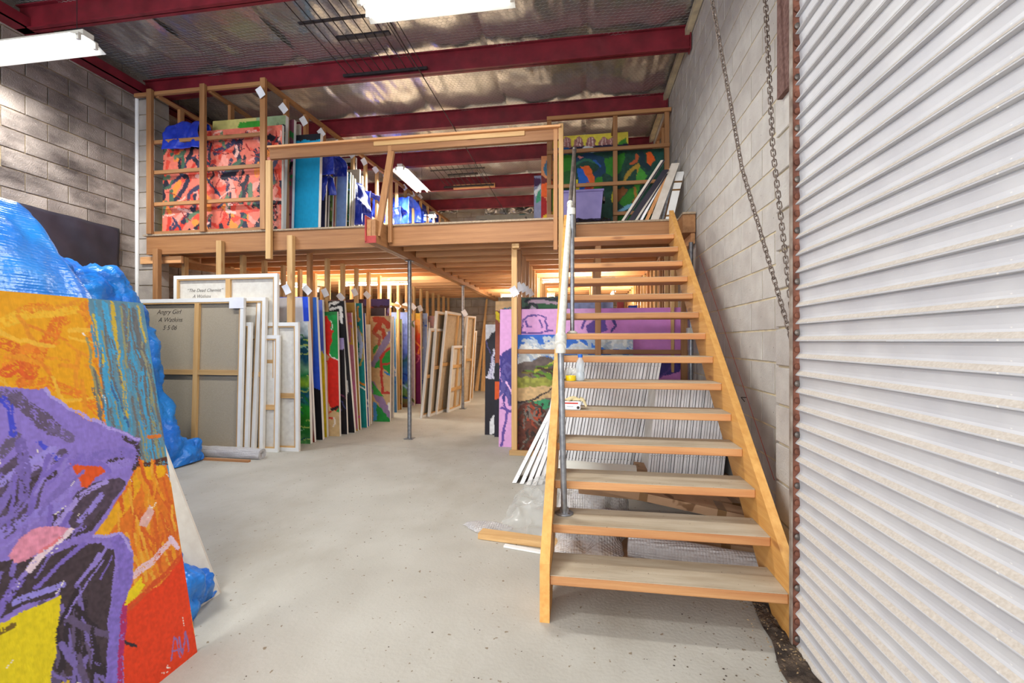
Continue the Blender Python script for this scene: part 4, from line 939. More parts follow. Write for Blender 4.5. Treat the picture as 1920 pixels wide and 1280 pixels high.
# --- upper left rack
GU = 'canvases in the upper left rack'
def red_art(a):
    a.fill((226, 118, 98), .05)
    a.strokes([(206, 60, 48), (216, 74, 56)], 46, (.03, .08), (.15, .4), ang=(1.6, .8), seed=21)
    a.strokes([(236, 152, 136), (236, 140, 60)], 34, (.03, .08), (.12, .3), seed=24)
    a.strokes([(46, 46, 66), (60, 58, 84), (40, 38, 50)], 62, (.03, .075), (.15, .4), ang=(1.8, .5), seed=22)
    a.strokes([(96, 120, 92), (70, 100, 80)], 22, (.03, .06), (.1, .25), ang=(2.0, .6), seed=23)
    a.strokes([(236, 180, 166), (220, 70, 50)], 22, (.015, .04), (.1, .25), seed=26)
    a.strokes([(150, 30, 34), (30, 26, 34)], 40, (.008, .016), (.08, .25), seed=25)
def upc(label, Y, x0, x1, ytop, paint, lean=.06, **kw): return fr(label, Y, x0, x1, ytop, paint, lean=lean, zb=FZ, **kw)
upc('narrow canvas edge of white, navy and yellow at the far left of the upper rack', 5.16, 296, 330, 244, lambda a: (a.grad([(0, (60, 80, 140)), (.15, (226, 226, 226)), (.6, (226, 224, 210)), (.7, (210, 190, 30)), (1, (200, 180, 30))])), group=GU, seed=61)
upc('wide salmon, navy and red abstract canvas behind the front rails of the upper rack', 5.07, 304, 527, 243, red_art, group=GU, seed=62, res=.010, lean=.02)
def u2(a): a.fill((206, 196, 120)); a.poly((150, 170, 130), [(480, 215), (540, 215), (540, 245), (480, 245)]); a.poly((60, 150, 50), [(450, 230), (500, 226), (500, 238), (444, 241)]); a.poly((214, 120, 80), [(500, 245), (540, 245), (540, 290), (500, 290)]); a.strokes([(96, 110, 90), (230, 110, 60), (50, 40, 50), (230, 190, 170)], 30, (.03, .06), (.1, .25), box=(a.wd*.8, .1, a.wd, .6), seed=1); a.poly((226, 110, 84), [(500, 290), (540, 290), (540, 440), (500, 440)]); a.strokes([(60, 60, 84), (226, 90, 60), (230, 150, 130)], 30, (.03, .06), (.2, .35), box=(a.wd*.75, .5, a.wd, a.ht), ang=(1.5, .3), seed=2)
upc('green and yellow topped canvas just behind the salmon abstract', 5.22, 392, 530, 222, u2, group=GU, seed=63, th=.06)
upc('slim canvas with pink and green top, edge on beside the cyan one', 5.42, 480, 546, 227, multi(64, (150, 90, 110), [(200, 110, 180), (60, 150, 80), (30, 26, 34), (200, 60, 40), (226, 220, 220)], 50), group=GU, seed=64, th=.05)
upc('blank cream canvas raised above its neighbours behind the cyan one', 5.62, 500, 557, 235, lambda a: a.fill((226, 218, 200), .03), group=GU, seed=65)
def cyan(a): a.fill((24, 158, 206), .03); a.poly((30, 32, 40), [(540, 245), (610, 245), (610, 262), (575, 262), (540, 268)])
upc('tall flat cyan canvas with a black top band', 5.50, 500, 596, 254, cyan, group=GU, seed=66, th=.06)
upc('dark navy canvas under the blue plastic right of the cyan one', 5.95, 560, 608, 300, lambda a: a.fill((30, 34, 70), .04), group=GU, seed=67)
upc('black canvas with a white arc standing high behind the pale sky one', 6.9, 610, 664, 297, lambda a: (a.fill((40, 38, 44)), a.line((214, 210, 204), .10, [(636, 312), (650, 298), (668, 300)]), a.line((180, 50, 60), .012, [(649, 325), (653, 312), (657, 320)])), group=GU, seed=68)
for i, (x1, yt, Y, c, lb) in enumerate([(613, 318, 6.10, (60, 50, 60), 'thin dark canvas with cream edge left of the grassy strips'), (621, 330, 6.18, (110, 140, 70), 'thin grassy green canvas beside the pale sky one'), (626, 328, 6.24, (190, 90, 70), 'thin brick red canvas beside the pale sky one')]):
    upc(lb, Y, x1-30, x1, yt, multi(70+i, c, [(60, 60, 40), (180, 170, 120), c], 20), group=GU, seed=70+i)
def palesky(a): a.grad([(0, (130, 160, 210)), (.6, (120, 150, 200)), (.78, (90, 120, 180)), (.85, (60, 80, 130)), (.88, (176, 100, 40)), (1, (190, 110, 40))], .05)
upc('pale blue sky canvas with an orange foot', 6.22, 629, 647, 322, palesky, group=GU, seed=74, th=.03)
upc('green and blue canvas immediately right of the pale sky one', 6.32, 632, 653, 323, multi(75, (50, 90, 60), [(40, 110, 60), (90, 140, 190), (30, 50, 40)], 30), group=GU, seed=75)
upc('thin canvas with an olive edge right of the green and blue one', 6.40, 636, 657, 328, multi(76, (150, 150, 80), [(90, 100, 50)], 10), group=GU, seed=76)
upc('thin cream canvas before the hanging blue plastic', 6.47, 640, 661.5, 335, lambda a: a.fill((220, 210, 190)), group=GU, seed=77)
upc('tall cream canvas edge behind the third rack post group', 6.75, 645, 671, 318, lambda a: a.fill((214, 204, 186)), group=GU, seed=78)
upc('tall cream canvas next to the upright blue wrapped one', 6.95, 650, 676, 330, lambda a: a.fill((206, 196, 176)), group=GU, seed=79)

# --- upper right rack
def leaves(a):
    a.fill((30, 70, 56), .15); G = (52, 130, 36); G2 = (36, 96, 40)
    a.poly(G, [(1040, 292), (1070, 290), (1074, 320), (1050, 330), (1040, 318)]); a.poly(G, [(1128, 300), (1172, 286), (1166, 318), (1150, 334), (1134, 322)]); a.poly(G2, [(1045, 325), (1078, 318), (1074, 352), (1050, 356)])
    a.line((26, 60, 90), .10, [(1085, 300), (1105, 292), (1125, 300), (1130, 318), (1112, 336)]); a.line((50, 110, 84), .03, [(1080, 308), (1098, 298), (1120, 306)]); a.line((40, 90, 170), .03, [(1115, 300), (1126, 312)])
    a.poly((226, 100, 40), [(1088, 312), (1102, 310), (1112, 326), (1118, 342), (1112, 358), (1100, 340)]); a.poly((36, 96, 190), [(1082, 316), (1092, 316), (1104, 342), (1108, 358), (1086, 358), (1086, 340)]); a.poly((190, 60, 50), [(1100, 340), (1110, 345), (1108, 358), (1096, 356)]); a.poly((214, 200, 40), [(1080, 336), (1084, 336), (1086, 360), (1080, 360)])
    a.poly(G, [(1118, 334), (1130, 330), (1128, 350), (1112, 358)]); a.line((176, 140, 50), .05, [(1168, 342), (1180, 322), (1196, 310), (1198, 330)]); a.poly((70, 150, 50), [(1198, 312), (1214, 330), (1200, 350), (1196, 370), (1190, 346)]); a.poly((200, 196, 60), [(1152, 340), (1170, 338), (1180, 344), (1160, 346)])
    a.poly((140, 84, 40), [(1146, 380), (1152, 356), (1168, 350), (1178, 356), (1160, 378)]); a.line((214, 200, 40), .03, [(1148, 378), (1150, 358)]); a.poly(G, [(1160, 380), (1180, 356), (1192, 350), (1190, 372), (1172, 392)]); a.line((170, 120, 50), .04, [(1190, 352), (1194, 372), (1180, 390)]); a.line((120, 180, 210), .05, [(1150, 410), (1160, 398), (1184, 384)])
    a.poly((230, 96, 34), [(1212, 286), (1222, 286), (1228, 300), (1220, 312), (1212, 308)]); a.line((26, 50, 60), .07, [(1204, 288), (1204, 306), (1216, 316)]); a.poly((30, 80, 70), [(1226, 284), (1244, 284), (1244, 314), (1232, 312)]); a.line((190, 90, 50), .04, [(1194, 290), (1194, 302), (1184, 306)])
    a.poly((226, 140, 130), [(1082, 294), (1096, 292), (1086, 300)]); a.poly((50, 120, 50), [(1150, 400), (1200, 395), (1200, 420), (1150, 425)])
def flowers(a):
    a.fill((228, 210, 80), .05)
    for x in (1062, 1085, 1108, 1132, 1148): a.poly((160, 110, 106), [(x-10, 276), (x-8, 262), (x, 256), (x+8, 262), (x+10, 276)], .2); a.line((220, 186, 176), .012, [(x-4, 274), (x-2, 260)]); a.line((226, 196, 190), .012, [(x+4, 274), (x+2, 260)])
    a.poly((80, 150, 60), [(1154, 272), (1172, 258), (1176, 272)]); a.poly((40, 84, 140), [(1020, 278), (1070, 276), (1070, 300), (1020, 300)]); a.poly((44, 40, 66), [(1066, 276), (1180, 269), (1190, 300), (1066, 300)]); a.line((214, 214, 220), .05, [(1094, 283), (1100, 276), (1110, 277), (1112, 284)]); a.line((90, 130, 140), .03, [(1106, 284), (1126, 281)])
fr('big leafy green and orange painting behind the right rack rails', 6.42, 1038, 1246, 284, leaves, lean=.05, zb=FZ, seed=81, res=.011)
fr('yellow canvas with pink tulip shapes rising above the leafy painting', 6.60, 1028, 1181, 252, flowers, lean=.25, zb=FZ+.3, seed=82)
def peach(a): a.fill((226, 150, 100)); a.line((70, 120, 150), .05, [(1028, 300), (1022, 318), (1030, 330)]); a.poly((110, 40, 44), [(1012, 326), (1030, 336), (1045, 336), (1045, 350), (1012, 350)]); a.poly((232, 96, 34), [(1014, 345), (1045, 338), (1045, 352), (1025, 370), (1014, 372)]); a.poly((60, 130, 50), [(1026, 352), (1045, 344), (1045, 400), (1028, 392)]); a.poly((176, 34, 34), [(1012, 366), (1024, 372), (1030, 395), (1012, 412)]); a.poly((230, 190, 40), [(1018, 404), (1034, 396), (1045, 412), (1016, 414)])
fr('peach, red and green canvas sticking out left of the right upper rack', 6.36, 1014.5, 1036, 292, peach, lean=.03, zb=FZ, seed=83)
def greyg(a): a.fill((136, 140, 170)); a.poly((70, 40, 80), [(1000, 334), (1014, 334), (1014, 344), (1000, 352)]); a.poly((220, 224, 226), [(1002, 360), (1014, 342), (1014, 352), (1004, 368)]); a.poly((60, 150, 110), [(1006, 366), (1014, 352), (1014, 376), (1005, 382)])
fr('narrow grey, violet and green canvas leftmost beside the right upper rack', 6.9, 1001, 1022, 329, greyg, lean=.03, zb=FZ, seed=84)

# ================================================================ FOREGROUND CANVAS
BRx = P(370, 1222, Z=0); TRx = P(268, 568, Y=BRx.y)
def hero(a):
    O1, Y1 = (222, 118, 38), (232, 168, 30)
    a.fill((234, 164, 26), .04)
    for c, pp in (((222, 108, 40), [(2, 640), (30, 650), (60, 700), (40, 716)]), ((228, 130, 34), [(60, 580), (90, 575), (120, 600)]), ((236, 140, 40), [(0, 690), (40, 660), (100, 640)]), ((222, 96, 40), [(14, 700), (40, 688), (54, 700)]), ((230, 128, 40), [(40, 720), (90, 716), (150, 740), (205, 790)]), ((226, 118, 36), [(60, 690), (100, 620), (110, 590)]), ((238, 184, 50), [(0, 610), (40, 590), (140, 580)]), ((226, 134, 40), [(160, 575), (176, 640), (196, 720), (212, 796)])):
        a.line(c, .035, pp, .45)
    a.strokes([(230, 136, 40), (240, 184, 60), (232, 150, 40)], 46, (.008, .018), (.06, .25), box=(a.wd-.95, 0, a.wd-.15, .38), ang=(.6, .6), curv=.2, seed=31)
    # blue strip at the right
    a.poly((98, 140, 160), [(164, 560), (300, 560), (330, 878), (258, 880), (235, 846), (206, 800), (190, 700), (176, 620)])
    for c, wd, pp in (((66, 160, 206), .030, [(186, 600), (205, 700), (226, 790)]), ((70, 156, 200), .034, [(232, 600), (258, 720), (290, 850)]), ((112, 112, 116), .022, [(232, 572), (246, 680), (270, 800)]), ((206, 176, 60), .016, [(208, 566), (218, 650), (240, 780)]), ((206, 186, 70), .010, [(176, 590), (206, 740)]), ((100, 104, 110), .02, [(250, 580), (274, 720), (296, 830)]), ((72, 166, 214), .018, [(196, 570), (214, 660)]), ((204, 180, 80), .010, [(258, 572), (272, 640)]), ((60, 100, 150), .02, [(214, 720), (236, 800)]), ((150, 150, 120), .014, [(264, 640), (290, 760)]), ((64, 150, 206), .02, [(262, 790), (276, 846)])):
        a.line(c, wd, pp, .3)
    a.strokes([(80, 150, 180), (110, 110, 110), (70, 160, 206), (150, 150, 110)], 90, (.004, .010), (.1, .3), box=(a.wd-.25, 0, a.wd, .62), ang=(1.55, .06), curv=.2, seed=33)
    a.line((214, 120, 50), .014, [(276, 820), (300, 816)]); a.line((90, 52, 40), .04, [(262, 876), (285, 872), (312, 864)], .4)
    # right hand oranges
    a.poly((226, 122, 40), [(240, 878), (312, 872), (350, 1080), (280, 1120), (236, 1140), (246, 1030), (200, 1005), (170, 1010)])
    a.poly((232, 168, 34), [(256, 884), (270, 880), (262, 916), (236, 960), (205, 1000), (176, 1010), (184, 984), (215, 950), (240, 915)])
    a.line((240, 176, 30), .05, [(268, 886), (300, 884)], .2)
    a.strokes([(232, 150, 40), (214, 100, 40), (236, 170, 60)], 50, (.006, .016), (.08, .22), box=(a.wd-.24, .62, a.wd, 1.0), ang=(1.5, .15), curv=.2, seed=34)
    a.poly((228, 182, 176), [(262, 970), (282, 946), (288, 958), (276, 985), (260, 984)]); a.line((232, 196, 206), .026, [(252, 1078), (286, 1050), (318, 1018)], .35); a.line((228, 200, 220), .02, [(318, 1008), (334, 1028)], .2)
    a.poly((230, 66, 30), [(343, 1042), (372, 1230), (300, 1290), (210, 1290), (226, 1200), (232, 1134), (300, 1096)])
    a.line((216, 84, 40), .02, [(240, 1140), (300, 1085), (344, 1040)], .3)
    # the seated violet figure
    V1c, V2, D1 = (142, 122, 206), (120, 102, 186), (70, 58, 66)
    a.poly(V1c, [(-420, 760), (-200, 735), (-60, 726), (85, 727), (110, 745), (125, 764), (165, 786), (214, 800), (262, 822), (258, 860), (248, 892), (236, 912), (206, 960), (176, 1002), (215, 1000), (240, 1010), (252, 1034), (246, 1090), (234, 1140), (232, 1300), (-420, 1500), (-420, 1300)])
    a.poly((90, 76, 100), [(8, 870), (40, 846), (78, 862), (84, 900), (70, 950), (40, 985), (8, 1010), (-30, 1010), (-30, 900)], .15); a.poly((84, 70, 88), [(140, 925), (176, 905), (226, 896), (238, 905), (206, 950), (176, 985), (140, 990), (120, 975)], .15)
    for c, wd, pp in (((100, 86, 112), .045, [(28, 744), (62, 772), (100, 802)]), ((110, 96, 130), .03, [(0, 738), (30, 744)]), ((112, 98, 140), .03, [(100, 802), (134, 822)]), (D1, .018, [(232, 822), (256, 832), (260, 850), (250, 880)]), (D1, .03, [(196, 876), (214, 868), (226, 856)]), ((96, 82, 110), .04, [(60, 880), (100, 856), (118, 850)]), (D1, .035, [(20, 940), (60, 905), (96, 886)]), (D1, .03, [(96, 985), (110, 960)]), ((104, 92, 120), .03, [(0, 850), (30, 820)]), (D1, .02, [(120, 1010), (170, 990), (190, 960)])):
        a.line(c, wd, pp, .4)
    for c, wd, pp in (((156, 138, 218), .016, [(60, 880), (100, 850), (140, 870)]), ((78, 82, 210), .014, [(76, 826), (96, 846), (120, 866)]), ((70, 76, 206), .018, [(4, 745), (20, 765), (26, 815)]), ((156, 142, 222), .024, [(-10, 910), (60, 866), (100, 840)]), ((168, 150, 224), .02, [(104, 980), (150, 930), (196, 905)]), ((150, 132, 214), .03, [(90, 950), (140, 905), (180, 884), (236, 868)]), ((176, 160, 230), .010, [(86, 728), (126, 762), (200, 798), (260, 824)]), ((146, 130, 214), .03, [(0, 1000), (60, 962), (110, 950)]), ((130, 112, 196), .04, [(150, 860), (200, 850), (246, 850)]), ((150, 134, 216), .02, [(150, 975), (190, 930)]), ((122, 104, 180), .03, [(40, 830), (50, 880), (46, 930)])):
        a.line(c, wd, pp, .35)
    a.poly((226, 88, 36), [(130, 866), (160, 866), (190, 872), (200, 884), (176, 896), (162, 916), (150, 914), (142, 890)])
    a.line((130, 110, 200), .016, [(126, 862), (190, 870), (206, 886)], .2)
    # dark legs
    a.poly(D1, [(-300, 1180), (-40, 1062), (30, 1046), (90, 1046), (140, 1024), (190, 1016), (214, 1030), (216, 1070), (206, 1140), (198, 1300), (80, 1300), (112, 1118), (60, 1130), (-300, 1300)], .12)
    a.strokes([(100, 86, 120), (124, 108, 176), (52, 44, 52)], 70, (.008, .022), (.08, .3), box=(a.wd-.62, .98, a.wd-.34, 1.4), ang=(1.5, .3), curv=.2, seed=36)
    a.strokes([(150, 132, 212), (130, 112, 190), (128, 108, 196)], 60, (.006, .018), (.06, .2), box=(a.wd-.75, .5, a.wd-.25, .98), ang=(2.45, .3), curv=.2, seed=37)
    a.poly((132, 112, 200), [(206, 1000), (228, 1000), (250, 1030), (246, 1090), (236, 1130), (226, 1290), (196, 1290), (210, 1120), (222, 1060), (214, 1030)], .1); a.line((176, 50, 110), .02, [(236, 1130), (228, 1200), (224, 1290)], .3)
    a.line((176, 160, 230), .01, [(176, 1004), (225, 1002), (248, 1034)], .2); a.line((150, 140, 222), .02, [(30, 1130), (80, 1108), (120, 1095)], .3)
    a.poly((226, 146, 172), [(16, 1040), (40, 1006), (76, 986), (100, 984), (128, 988), (136, 1000), (100, 1022), (60, 1046), (30, 1052)], .1); a.line((236, 214, 226), .02, [(56, 1066), (90, 1030), (134, 994)], .3); a.line((232, 130, 140), .012, [(76, 1036), (110, 1008)], .2)
    a.poly((230, 208, 28), [(-420, 1420), (-60, 1200), (0, 1166), (60, 1142), (115, 1117), (106, 1180), (94, 1300), (0, 1500), (-420, 1600)], .05); a.line((120, 96, 40), .02, [(0, 1182), (24, 1172)], .3); a.strokes([(214, 180, 30), (236, 220, 60)], 18, (.01, .02), (.1, .25), box=(a.wd-.85, 1.2, a.wd-.45, 1.45), ang=(2.9, .3), curv=.2, seed=38)
    a.poly((236, 208, 30), [(234, 1134), (240, 1108), (264, 1082), (268, 1092), (275, 1094), (258, 1116), (238, 1132)], .05)
    for pp in ([(322, 1236), (328, 1196), (334, 1200), (338, 1232)], [(324, 1218), (338, 1214)], [(338, 1196), (342, 1226), (348, 1186), (354, 1220)], ): a.line((150, 110, 170), .006, pp)
    a.strokes([(244, 236, 224)], 26, (.002, .003), (.01, .05), seed=39)
canvas('huge unframed painting of a violet seated figure on orange in the near left foreground', (BRx.x, BRx.y-.98, 0), BRx, (TRx.x, BRx.y-.98, TRx.z), hero, th=.018, res=.0036, seed=91, rough=.006)
# pale boards leaning behind it
bb = P(404, 1106, Z=0); bt = P(302, 838, Y=bb.y); bd = (bt-bb)*1.75; bn = Vector((bd.z, 0, -bd.x)).normalized()
for i, (m_, lb, th_, wd, off) in enumerate([('foam', 'long pale board with a dirty edge leaning behind the big painting, outermost', .024, .9, 0), ('darksheet', 'board leaning between the pale board and the painting, face coloured dark as in shadow', .012, .86, .03), ('cream', 'thin cream board leaning closest behind the big painting', .010, .88, .048)]):  # middle board is dark grey to stand for a face in shadow
    b = bb+Vector((off, -.012*i, 0)); tt = thing('leaning_board', b, lb, 'board')
    MB().obox(b-bn*th_, (0, -wd, 0), bd, bn*th_).build('panel', M[m_], tt)
    MB().obox(b+Vector((0, .0005, 0))-bn*th_, (0, .008, 0), bd, bn*th_).build('edge_strip', M['foam'], tt)

# ================================================================ TARPAULINS
def N3(x, y, z): return mnoise.noise(Vector((x, y, z)))
def ridge(x, y, z):  # sharp creases
    return 1-abs(N3(x, y, z))*2
def loft(label, rows, name, m, nu, nv, amp=.02, fr_=3.0, crease=.02, group=None, seed=0, cat='tarpaulin', extra=None):
    """cloth over a heap: rows = list of profile polylines (same length), interpolated smoothly, folded and creased"""
    R = [[Vector(p) for p in r] for r in rows]
    def cr(ps, t):
        n = len(ps)-1; f = t*n; i = min(int(f), n-1); k = f-i; p0, p1, p2, p3 = ps[max(i-1, 0)], ps[i], ps[i+1], ps[min(i+2, n)]
        return 0.5*((2*p1)+(p2-p0)*k+(2*p0-5*p1+4*p2-p3)*k*k+(3*p1-p0-3*p2+p3)*k**3)
    def f(u, v):
        return cr([cr(r, u) for r in R], v)
    b = MB()
    def g(u, v):
        p = f(u, v); e = 1e-3; n = (f(min(u+e, 1), v)-f(max(u-e, 0), v)).cross(f(u, min(v+e, 1))-f(u, max(v-e, 0)))
        n = n.normalized() if n.length > 1e-12 else Vector((0, 0, 1)); q = p*fr_
        d = amp*N3(q.x+seed, q.y, q.z)+crease*(ridge(q.x*1.1+seed, q.y*1.1+3, q.z*.8)-.6)+crease*.45*(ridge(q.x*2.7, q.y*2.5+seed, q.z*2.2)-.6)+crease*.2*(ridge(q.x*6, q.y*6, q.z*6+seed)-.6)
        q = p+n*d
        return (q.x, q.y, max(q.z, .006) if extra is None else max(q.z, extra))
    b.grid(g, nu, nv); o = b.build(name, m); tag(o, label, cat, group)
    s_ = o.modifiers.new('thickness', 'SOLIDIFY'); s_.thickness = .003
    return o
W3 = lambda px, py, **k: P(px, py, **k)
# near heap behind the big painting: each row is a cross profile floor -> shoulder -> crest -> wall
rows = []
for y, k in ((.60, .03), (.62, .5), (.70, .96), (1.1, 1.0), (1.5, 1.0), (1.85, 1.0), (2.02, .97), (2.10, .72), (2.13, .35), (2.14, .03)):
    rows.append([(-2.22, y, .02), (-2.26, y, .40*k), (-2.34, y, .85*k), (-2.52, y, 1.48*k), (-2.84, y, 1.93*k), (-3.12, y, 2.04*k), (-3.9, y+.05, 2.0*k), (-4.5, y+.1, 1.7*k), (-4.9, y+.1, .5*k)])
loft('pale blue woven tarpaulin draped over the near heap behind the big painting', rows, 'tarpaulin', M['tarp'], 120, 110, .03, 1.7, .032, 'blue tarpaulins on the left', 2)
# far heap
rows = []
for y, k in ((2.6, 1.0), (3.0, 1.0), (3.4, 1.0), (3.75, 1.0), (3.95, .985), (4.12, .82), (4.22, .45), (4.26, .18), (4.34, .03)):
    rows.append([(-4.02, y, .02), (-4.10, y, .22), (-4.26, y, .62*k+.02), (-4.38, y, 1.25*k), (-4.50, y, 1.80*k), (-4.62, y, 1.98*k), (-5.0, y, 2.0*k), (-5.35, y, 1.99*k), (-5.62, y, 1.9*k)])
loft('crumpled bright blue tarpaulin covering the farther heap by the left wall', rows, 'tarpaulin', M['tarp'], 140, 130, .05, 3.4, .06, 'blue tarpaulins on the left', 7)
# bunched end on the floor by the painting's corner
rows = []
for k in range(10):
    t = k/9; y = 1.70+.36*t; r_ = .20*max(.08, math.sin(math.pi*min(1, .3+t*.68)))**.6; c = -1.84-.12*t
    rows.append([(c+.12, y, .01), (c+.13*math.sin(.4+2.4*t)+.02, y, r_*.55), (c+.02, y, r_*1.4+.04*math.sin(t*7)), (c-.08, y, r_*1.6), (c-.2, y, r_*1.2), (c-.26, y, .02)])
loft('bunched blue tarpaulin end on the floor at the big painting corner', rows, 'tarpaulin', M['tarp'], 60, 60, .03, 8, .03, 'blue tarpaulins on the left', 5)
# dark sheet on the left wall
def ds(u, v):
    y = 2.9+1.90*u; z = 2.70-(.03*u)-1.15*v
    fan = .012*math.sin((u*3.1-v*1.3)*9)+.008*N3(u*7, v*3, 1)
    return (WL+.045+fan+.02*v, y, z)
o = MB().grid(ds, 60, 30).build('dark_sheet', M['darksheet']); tag(o, 'dark plastic sheet pinned flat to the left block wall', 'sheet')
s_ = o.modifiers.new('thickness', 'SOLIDIFY'); s_.thickness = .002

# blue plastic over stored canvases on the platform
GT = 'blue plastic sheets over canvases on the platform'
def drape(label, x0, x1, Y, ytop, ybot, m='tarp_dark', depth=.35, flare=.0, seed=0, zmin=None, dome=.0):
    a0, a1 = P(x0, ytop, Y=Y), P(x1, ytop, Y=Y); zb = max(P(x0, ybot, Y=Y).z, FZ+.003 if zmin is None else zmin); zt = a0.z; rows = []
    for k in range(6):
        t = k/5; sx = (a1.x-a0.x)*t; fl_ = flare*(t-.5)*2; dz = -dome*abs(t-.45)*2*(zt-zb)
        rows.append([(a0.x+sx+fl_, Y-.08, zb), (a0.x+sx+fl_*.5, Y-.05, (zt+zb)/2), (a0.x+sx, Y-.02, zt+dz-.03), (a0.x+sx, Y+.06, zt+dz), (a0.x+sx, Y+depth, zt+dz-.02), (a0.x+sx, Y+depth+.04, (zt*.4+zb*.6))])
    loft(label, rows, 'plastic_sheet', M[m], 36, 30, .03, 5, .03, GT, seed, 'plastic sheet', zmin if zmin is not None else FZ+.004)
drape('deep blue plastic folded over the top of the salmon abstract canvas', 318, 380, 5.03, 233, 286, 'tarp_dark', .12, .02, 1)
drape('blue plastic bulging out right of the cyan canvas', 601, 627, 5.80, 290, 332, 'tarp_dark', .3, .05, 2)
drape('hanging tail of blue plastic below the bulge by the cyan canvas', 606, 619, 5.85, 330, 380, 'tarp_dark', .1, -.04, 3)
drape('blue plastic cone hanging beside the thin cream canvases', 658, 676, 6.6, 336, 424, 'tarp_dark', .3, .08, 4, dome=.5)
drape('upright blue plastic wrapped canvas in the middle of the upper row', 681, 696, 7.2, 360, 424, 'tarp_dark', .5, .05, 5)
drape('broad blue plastic covering behind the rail brace', 701, 716, 7.9, 374, 424, 'tarp_dark', .6, .03, 6)
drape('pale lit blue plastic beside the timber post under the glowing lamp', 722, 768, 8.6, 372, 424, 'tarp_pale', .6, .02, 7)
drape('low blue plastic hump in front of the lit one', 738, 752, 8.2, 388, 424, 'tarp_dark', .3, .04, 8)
drape('tall folded blue plastic, coloured as lit, near the far end of the row', 775, 794, 9.6, 376, 424, 'tarp_pale', .5, .06, 9, dome=.4)
drape('last small blue plastic bundle at the end of the upper row', 803, 815, 10.8, 390, 424, 'tarp_dark', .3, .02, 10)
# crumpled foil and draped canvas at the back of the platform
def crumple(label, name, x0, x1, Y, y0, y1, m, cat, seed):
    a_, b_ = P(x0, y0, Y=Y), P(x1, y1, Y=Y)
    def f(u, v): 
        x = a_.x+(b_.x-a_.x)*u; z = a_.z+(b_.z-a_.z)*v
        return (x+.04*N3(u*9, v*5, seed), Y-.1+.25*N3(u*6, v*4, seed+4)+.06*N3(u*18, v*12, seed), max(z+.06*N3(u*8, v*3, seed+8), FZ+.005))
    o = MB().grid(f, 50, 16).build(name, m); tag(o, label, cat); s2 = o.modifiers.new('thickness', 'SOLIDIFY'); s2.thickness = .003
crumple('loose crumpled foil sarking hanging at the head of the back wall, right part', 'foil_scrap', 910, 1000, 11.5, 389, 401, M['foil'], 'foil', 1)
crumple('loose foil strip hanging at the head of the back wall by the upper left rack', 'foil_scrap', 812, 862, 11.5, 389, 400, M['foil'], 'foil', 5)
q0, q1 = P(892, 415, Y=10.9), P(1000, 415, Y=10.9)
def heap(a): a.fill((150, 150, 140)); a.strokes([(70, 110, 110), (200, 110, 90), (230, 226, 220), (60, 60, 70)], 60, (.03, .08), (.1, .3), seed=3)
canvas('creased loose painting lying low at the back of the platform', (q0.x, 10.7, FZ), (q1.x, 10.7, FZ), (q0.x, 10.95, P(900, 404, Y=10.95).z), heap, th=.02, res=.02)

# lilac tub on black plastic at the head of the stairs
t = thing('storage_tub', (.0, 5.75, 2.78), 'lilac plastic tub standing on black plastic at the head of the stairs', 'tub')
a_, b_ = P(1052, 360, Y=5.6), P(1131, 408, Y=5.6)
b = MB().hexa([(a_.x+.03, 5.62, b_.z), (b_.x-.03, 5.62, b_.z), (b_.x-.03, 5.98, b_.z), (a_.x+.03, 5.98, b_.z), (a_.x, 5.6, a_.z), (b_.x, 5.6, a_.z), (b_.x, 6.0, a_.z), (a_.x, 6.0, a_.z)]); b.build('body', M['lilac_plastic'], t)
MB().cbox((a_.x-.012, 5.588, a_.z-.012), (b_.x+.012, 6.012, a_.z+.018), .006).build('lid', M['lilac_plastic'], t); MB().cbox((b_.x+.0, 5.75, a_.z-.09), (b_.x+.03, 5.86, a_.z-.03)).build('handle', M['darkpipe'], t)
rows = [[(x, 5.45, FZ+.006), (x, 5.5, b_.z-.06), (x, 5.62, b_.z-.012), (x, 5.98, b_.z-.012), (x, 6.1, FZ+.02)] for x in (a_.x-.02, a_.x+.2, a_.x+.4, b_.x+.03, b_.x+.08)]
loft('crumpled black plastic bag under the lilac tub', rows, 'black_bag', M['black_plastic'], 50, 40, .015, 9, .02, None, 3, 'bag', FZ+.004)

